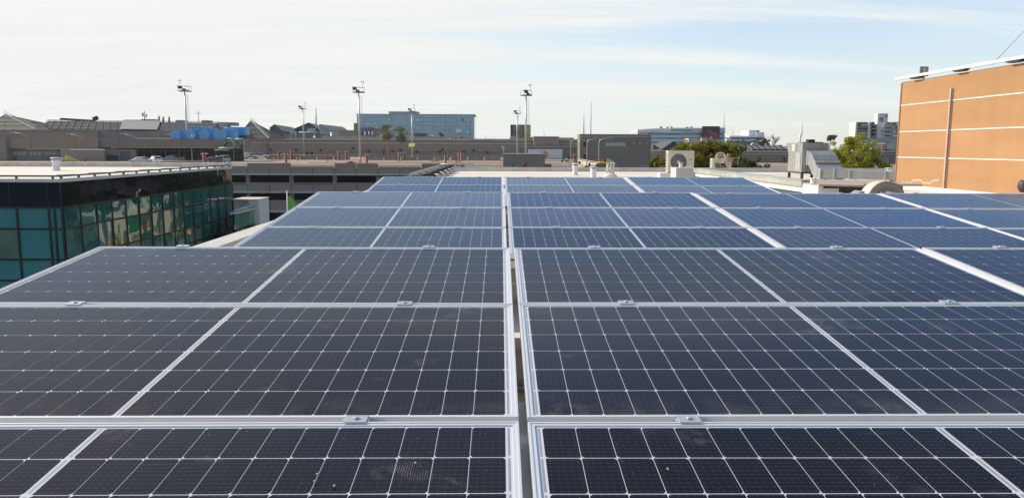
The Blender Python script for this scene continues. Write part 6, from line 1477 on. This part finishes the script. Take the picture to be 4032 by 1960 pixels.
car('parked_car','dark hatchback half hidden behind the white hatchback',636,634,184,CD,'hatch',RAD(120))
car('parked_car','grey sedan left of the leftmost lamp mast',675,637,181,(0.17,0.18,0.20),'sedan',RAD(172))
car('parked_car','pale silver sedan behind the grey sedan near the lamp mast',694,634,186,(0.40,0.42,0.45),'sedan',RAD(150))
car('parked_car','charcoal sedan behind the red sign, right of the leftmost mast',805,632,188,(0.10,0.105,0.115),'sedan',RAD(170))
car('parked_car','dark teal hatchback in front of the charcoal sedan',838,642,172,(0.05,0.07,0.075),'hatch',RAD(165))
car('parked_car','dark red-lit hatchback behind the red sign at the row end',862,640,176,(0.07,0.05,0.055),'hatch',RAD(140))
car('parked_car','beige estate car at the right end of the car row',880,640,178,(0.36,0.35,0.31),'suv',RAD(128))
car('parked_van','white van seen side-on, leftmost of the three vans',945,626,212,CW,'van',RAD(178),'van')
car('parked_van','white van in the middle of the three vans by the pier',988,625,220,CW,'van',RAD(6),'van')
car('parked_van','white van with dark windows, rightmost of the three vans',1030,623,224,CW,'suv',RAD(8),'van')
car('street_car','white car parked in the dark ground level of the garage',1030,905,138,CW,'sedan',RAD(4),'car',GZ+.02)

# ================================================================== RAMP, BARRIERS, LAMP POSTS BY THE MALL BLOCK
M_RAMPW = mat('cream_barrier',(0.62,0.55,0.42),0.7,0,0.08,0.5)
rp = thing('ramp_barrier','long cream barrier wall with a steel rail leading down the ramp','barrier',(at(2310,640,140).x,140,DZ))
p0, p1 = at(2275,640,146), at(2395,656,136); p0.z = DZ; p1.z = DZ
k = MB(); ztl, ztr = at(2275,629,146).z, at(2395,650,136).z
n_ = 6
for i in range(n_):
    a_ = p0.lerp(p1,i/n_); b_ = p0.lerp(p1,(i+1)/n_-.012); za = ztl+(ztr-ztl)*i/n_; zb = ztl+(ztr-ztl)*(i+1)/n_
    k.add([a_,b_,Vector((b_.x,b_.y,max(zb,DZ+.2))),Vector((a_.x,a_.y,za)),a_+Vector((.1,.3,0)),b_+Vector((.1,.3,0)),Vector((b_.x+.1,b_.y+.3,max(zb,DZ+.2))),Vector((a_.x+.1,a_.y+.3,za))],[(0,1,2,3),(4,7,6,5),(3,2,6,7),(0,3,7,4),(1,5,6,2)])
k.build('barrier_wall', M_RAMPW, rp)
k = MB(); k.tube([Vector((p0.x,p0.y-.2,ztl+.15)),Vector((p1.x,p1.y-.2,ztr+.2))],0.07,8); k.build('rail', M_LGREY, rp)
for t in (.08,.42):
    q = p0.lerp(p1,t); zz_ = ztl+(ztr-ztl)*t; k = MB(); k.box(q.x-.3,q.x+.3,q.y-.10,q.y-.02,zz_-.75,zz_-.2); k.build('vent_grille', M_BLACK, rp)
cv = thing('ramp_wall','curved cream and yellow ramp wall curling down beside the mall block','wall',(at(2440,650,132).x,132,DZ))
k = MB(); tops = [(2383,625),(2395,626),(2408,632),(2420,641),(2430,652),(2439,664)]; pts = [at(x,y,134+1.0*i) for i,(x,y) in enumerate(tops)]
for a_, b_ in zip(pts, pts[1:]): k.add([Vector((a_.x,a_.y,a_.z-2.0)),Vector((b_.x,b_.y,b_.z-2.0)),b_,a_,Vector((a_.x+.1,a_.y+.35,a_.z-2.0)),Vector((b_.x+.1,b_.y+.35,b_.z-2.0)),b_+Vector((.1,.35,0)),a_+Vector((.1,.35,0))],[(0,1,2,3),(4,7,6,5),(3,2,6,7),(0,3,7,4),(1,5,6,2)])
k.build('cream_wall', M_RAMPW, cv)
k = MB(); k.tube([at(x,y,132) for x,y in ((2350,642),(2375,642),(2392,645),(2404,652),(2413,661))],0.22,8); k.build('yellow_kerb', M_YEL, cv)
k = MB(); q = at(2384,630,133.8); k.box(q.x-.3,q.x+.15,133.6,133.9,q.z-.9,q.z+.3); k.build('red_end', M_RED, cv)
# chevron board
cb_ = thing('chevron_board','black chevron board with yellow arrows and a red middle panel on the ramp','sign',(at(2335,630,145).x,145,DZ))
k = MB(); rect(k,2313,625,2328,634,145,.12); rect(k,2348,626,2358,634,145,.12); k.build('black_panel', M_BLACK, cb_)
k = MB(); rect(k,2328.5,625,2340,634.5,144.98,.14); k.build('red_panel', mat('dark_red_panel',(0.22,0.03,0.04),0.6), cb_)
k = MB(); M_CHV = mat('chevron_yellow',(0.42,0.46,0.04),0.6)
for x in (2314.5,2318.8,2323.1,2349.5,2353.5):
    a_,b_,c_ = at(x+3,625.8,144.95),at(x,629.6,144.95),at(x+3,633.4,144.95); k.bar(a_,b_,.05,.13,0,(1,0,.6)); k.bar(b_,c_,.05,.13,0,(1,0,-.6))
k.build('yellow_chevron', M_CHV, cb_)
k = MB(); rect(k,2330,628,2339,628.8,144.96,.01); rect(k,2330,631,2339,631.8,144.96,.01); k.build('pale_marking', M_CHIME, cb_)
k = MB(); rect(k,2262,627,2383,642,147,.3,zbot=DZ); tag(k.build('low_wall', M_CONC, loc=(at(2320,640,147).x,147,DZ)),'low brown wall behind the chevron board','wall')
# blue-dark ramp opening strip at the deck edge
k = MB(); k.box(at(2302,655,134).x,at(2400,655,134).x,133.6,133.98,DZ-1.6,at(2350,653,133.6).z); tag(k.build('deck_edge_wall', mat('dark_taupe',(0.15,0.14,0.13)), loc=(at(2350,655,133).x,133.8,DZ-1.6)),'dark brown edge wall below the ramp, behind the roof parapet','wall')
# gooseneck street lamps
for i,(x,yb,yt,ax,ay,Y,lab) in enumerate(((2246.5,637,562,2262,553,165,'leftmost'),(2274.5,641,560,2315,547.5,150,'second from the left'),(2310.5,650,559,2357,545,142,'third from the left'),(2357.5,651,558,2409,542,138,'rightmost'))):
    b_, t_, e_ = at(x,yb,Y), at(x+1,yt,Y), at(ax,ay,Y); b_.z = DZ
    o = thing('gooseneck_lamp',lab+' of the curved-neck street lamps before the mall block','street lamp',b_,'curved-neck street lamps')
    m1 = t_+Vector(((e_.x-t_.x)*.22,0,(e_.z-t_.z)*.62))
    k = MB(); k.tube([Vector((t_.x,Y,DZ)),t_+Vector((0,0,-.2)),t_+Vector(((e_.x-t_.x)*.05,0,(e_.z-t_.z)*.28)),m1,e_+Vector((-.35*(e_.x-t_.x)/2,0,-.05))],0.075,8,0,True,0.05); k.build('pole', mat('lamp_pale_grey',(0.55,0.55,0.53),0.5,0.2), o)
    k = MB(); k.obox(e_+Vector((-.1,0,-.02)),(.38,0,.03),(0,.12,0),(0,0,.06)); k.build('lamp_head', M_LGREY, o)
# scooter and person
q = at(2222,637,200); sc_ = thing('scooter','small silver motor scooter parked left of a standing person','scooter',(q.x,200,DZ))
k = MB(); k.prism([(-.75,.45),(-.3,.35),(.3,.32),(.5,.9),(.42,.95),(.2,.5),(-.1,.62),(-.8,.75)],'y',-.14,.14); k.build('body', M_LGREY, sc_, world=False, bevel=.02)
for x in (-.6,.62):
    k = MB(); k.lathe([(.001,-.06),(.24,-.06),(.27,0),(.24,.06),(.001,.06)],(x,0,.27),14,0,'y'); k.build('wheel', M_TYRE, sc_, world=False)
k = MB(); k.tube([(.62,0,.27),(.45,0,1.0),(.42,0,1.08)],.035,6); k.tube([(.42,-.3,1.05),(.42,.3,1.05)],.025,6); k.build('handlebar', M_STEEL, sc_, world=False)
k = MB(); k.prism([(-.75,.76),(0,.70),(.05,.78),(-.75,.86)],'y',-.13,.13); k.build('seat', M_BLACK, sc_, world=False)
k = MB(); k.sphere((.52,0,.86),.15,10,6); k.build('headlight', mat('bright_lens',(.8,.8,.8),.2,.3), sc_, world=False)
def person(label, loc, h, rz):
    me = bpy.data.meshes.new('person'); s = h/1.72
    P = [(0,0,.95),(0,0,1.18),(0,-.01,1.42),(0,-.02,1.52),(0,-.03,1.64),(.09,0,.90),(.10,.02,.50),(.11,0,.08),(.11,-.15,.04),(-.09,0,.90),(-.12,-.10,.50),(-.13,.02,.08),(-.13,-.13,.04),(.19,0,1.40),(.24,.04,1.12),(.20,-.14,.92),(.19,-.2,.84),(-.19,0,1.40),(-.25,.03,1.12),(-.22,-.10,.90),(-.21,-.15,.82)]
    Rr = [.14,.15,.15,.06,.10,.10,.07,.045,.04,.10,.07,.045,.04,.065,.05,.037,.04,.065,.05,.037,.04]
    E = [(0,1),(1,2),(2,3),(3,4),(0,5),(5,6),(6,7),(7,8),(0,9),(9,10),(10,11),(11,12),(2,13),(13,14),(14,15),(15,16),(2,17),(17,18),(18,19),(19,20)]
    me.from_pydata([tuple(v*s for v in p) for p in P],E,[]); o = bpy.data.objects.new('person',me); COL.objects.link(o)
    sk = o.modifiers.new('skin','SKIN'); 
    for i,v in enumerate(me.skin_vertices[0].data): v.radius = (Rr[i]*s,Rr[i]*s*(.75 if i in (0,1,2) else 1)); v.use_root = (i==0)
    o.modifiers.new('sub','SUBSURF').levels = 1; o.modifiers['sub'].render_levels = 2
    me.materials.append(mat('dark_clothes',(0.025,0.026,0.03),0.8)); o.location = loc; o.rotation_euler = (0,0,rz)
    k = MB(); k.sphere((0,-.035*s,1.665*s),.115*s,12,8,0,1.15); hd = k.build('hair', mat('dark_hair',(0.02,0.015,0.012),.7), o, world=False)
    k = MB(); k.sphere((0,-.085*s,1.63*s),.082*s,12,8,0,1.2); k.lathe([(.02*s,0),(.001,.03*s)],(0,-.165*s,1.62*s),6,0,'y'); k.build('face', mat('skin',(0.38,0.22,0.15),.6), o, world=False)
    for sx_ in (.20,-.215):
        for f in range(5):
            k = MB(); yy = (-.20 if sx_>0 else -.15)*s; zz_ = (.83 if sx_>0 else .81)*s; a_ = (f-2)*.014*s
            k.tube([(sx_*s+a_,yy,zz_),(sx_*s+a_*1.2,yy-.03*s,zz_-(.05 if f else .03)*s),(sx_*s+a_*1.1,yy-.035*s,zz_-(.085 if f else .045)*s)],.009*s,6,0,True,.006*s); k.build('finger', mat('skin',(0.38,0.22,0.15)), o, world=False)
    tag(o,label,'person'); return o
q = at(2239,638,192); person('person in dark clothes standing beside the scooter on the garage roof',(q.x,192,DZ),1.9,RAD(60))
# plant bed and red triangle on the far left, behind the glass block roof
q = at(318,646,185)
random.seed(14); bd = thing('flowering_shrub','low flowering shrub with white blossoms before the brown screen wall','shrub',(q.x-3,185,DZ))
lf = MB(); wf = MB()
for i in range(900):
    x = random.uniform(-1,1); zz_ = random.random()*(1-abs(x+.35)*.6)
    c = Vector((at(285+45*x,640,185).x, 185+random.uniform(-1,1), at(280,652-36*max(0.05,zz_),185).z)); leaf(lf, c, .20)
    if i % 9 == 0:
        d = rdir()*.3; wf.sphere(c+Vector((0,-.5,.2)),.10,6,4)
lf.build('leaves', L_LIME, bd, fix=False); wf.build('blossoms', M_WHITE, bd)
k = MB(); a_,b_,c_ = at(320,648,186),at(340,618,186),at(340,648,186); k.prism([(a_.x,a_.z-.3),(c_.x,c_.z-.3),(b_.x,b_.z)],'y',186,186.2); tag(k.build('red_marker', mat('crimson_paint',(0.36,0.03,0.055)), loc=(b_.x,186,DZ)),'crimson triangular marker beside the flowering shrub','marker')
mb = MB(); mb.quad((-20,72,GZ+0.04),(-4,72,GZ+0.04),(-4,100,GZ+0.04),(-20,100,GZ+0.04))
tag(mb.build('lawn', mat('lawn_green',(0.05,0.13,0.02),0.95,0,0.3,0.6)), kind='structure')
# ================================================================== HAZE
mb = MB(); mb.box(-900, 900, -60, 900, GZ-1, 40)
hz = mb.build('haze', [], None)
hm = bpy.data.materials.new('haze_air'); hm.use_nodes = True; hn = hm.node_tree.nodes; hl = hm.node_tree.links
for q in list(hn):
    if q.type != 'OUTPUT_MATERIAL': hn.remove(q)
pv = hn.new('ShaderNodeVolumePrincipled'); pv.inputs['Color'].default_value = (0.86,0.92,0.98,1); pv.inputs['Density'].default_value = 0.00009; pv.inputs['Anisotropy'].default_value = 0.3
hl.new(pv.outputs[0], hn['Material Output'].inputs['Volume'])
hz.data.materials.append(hm); tag(hz, kind='stuff')
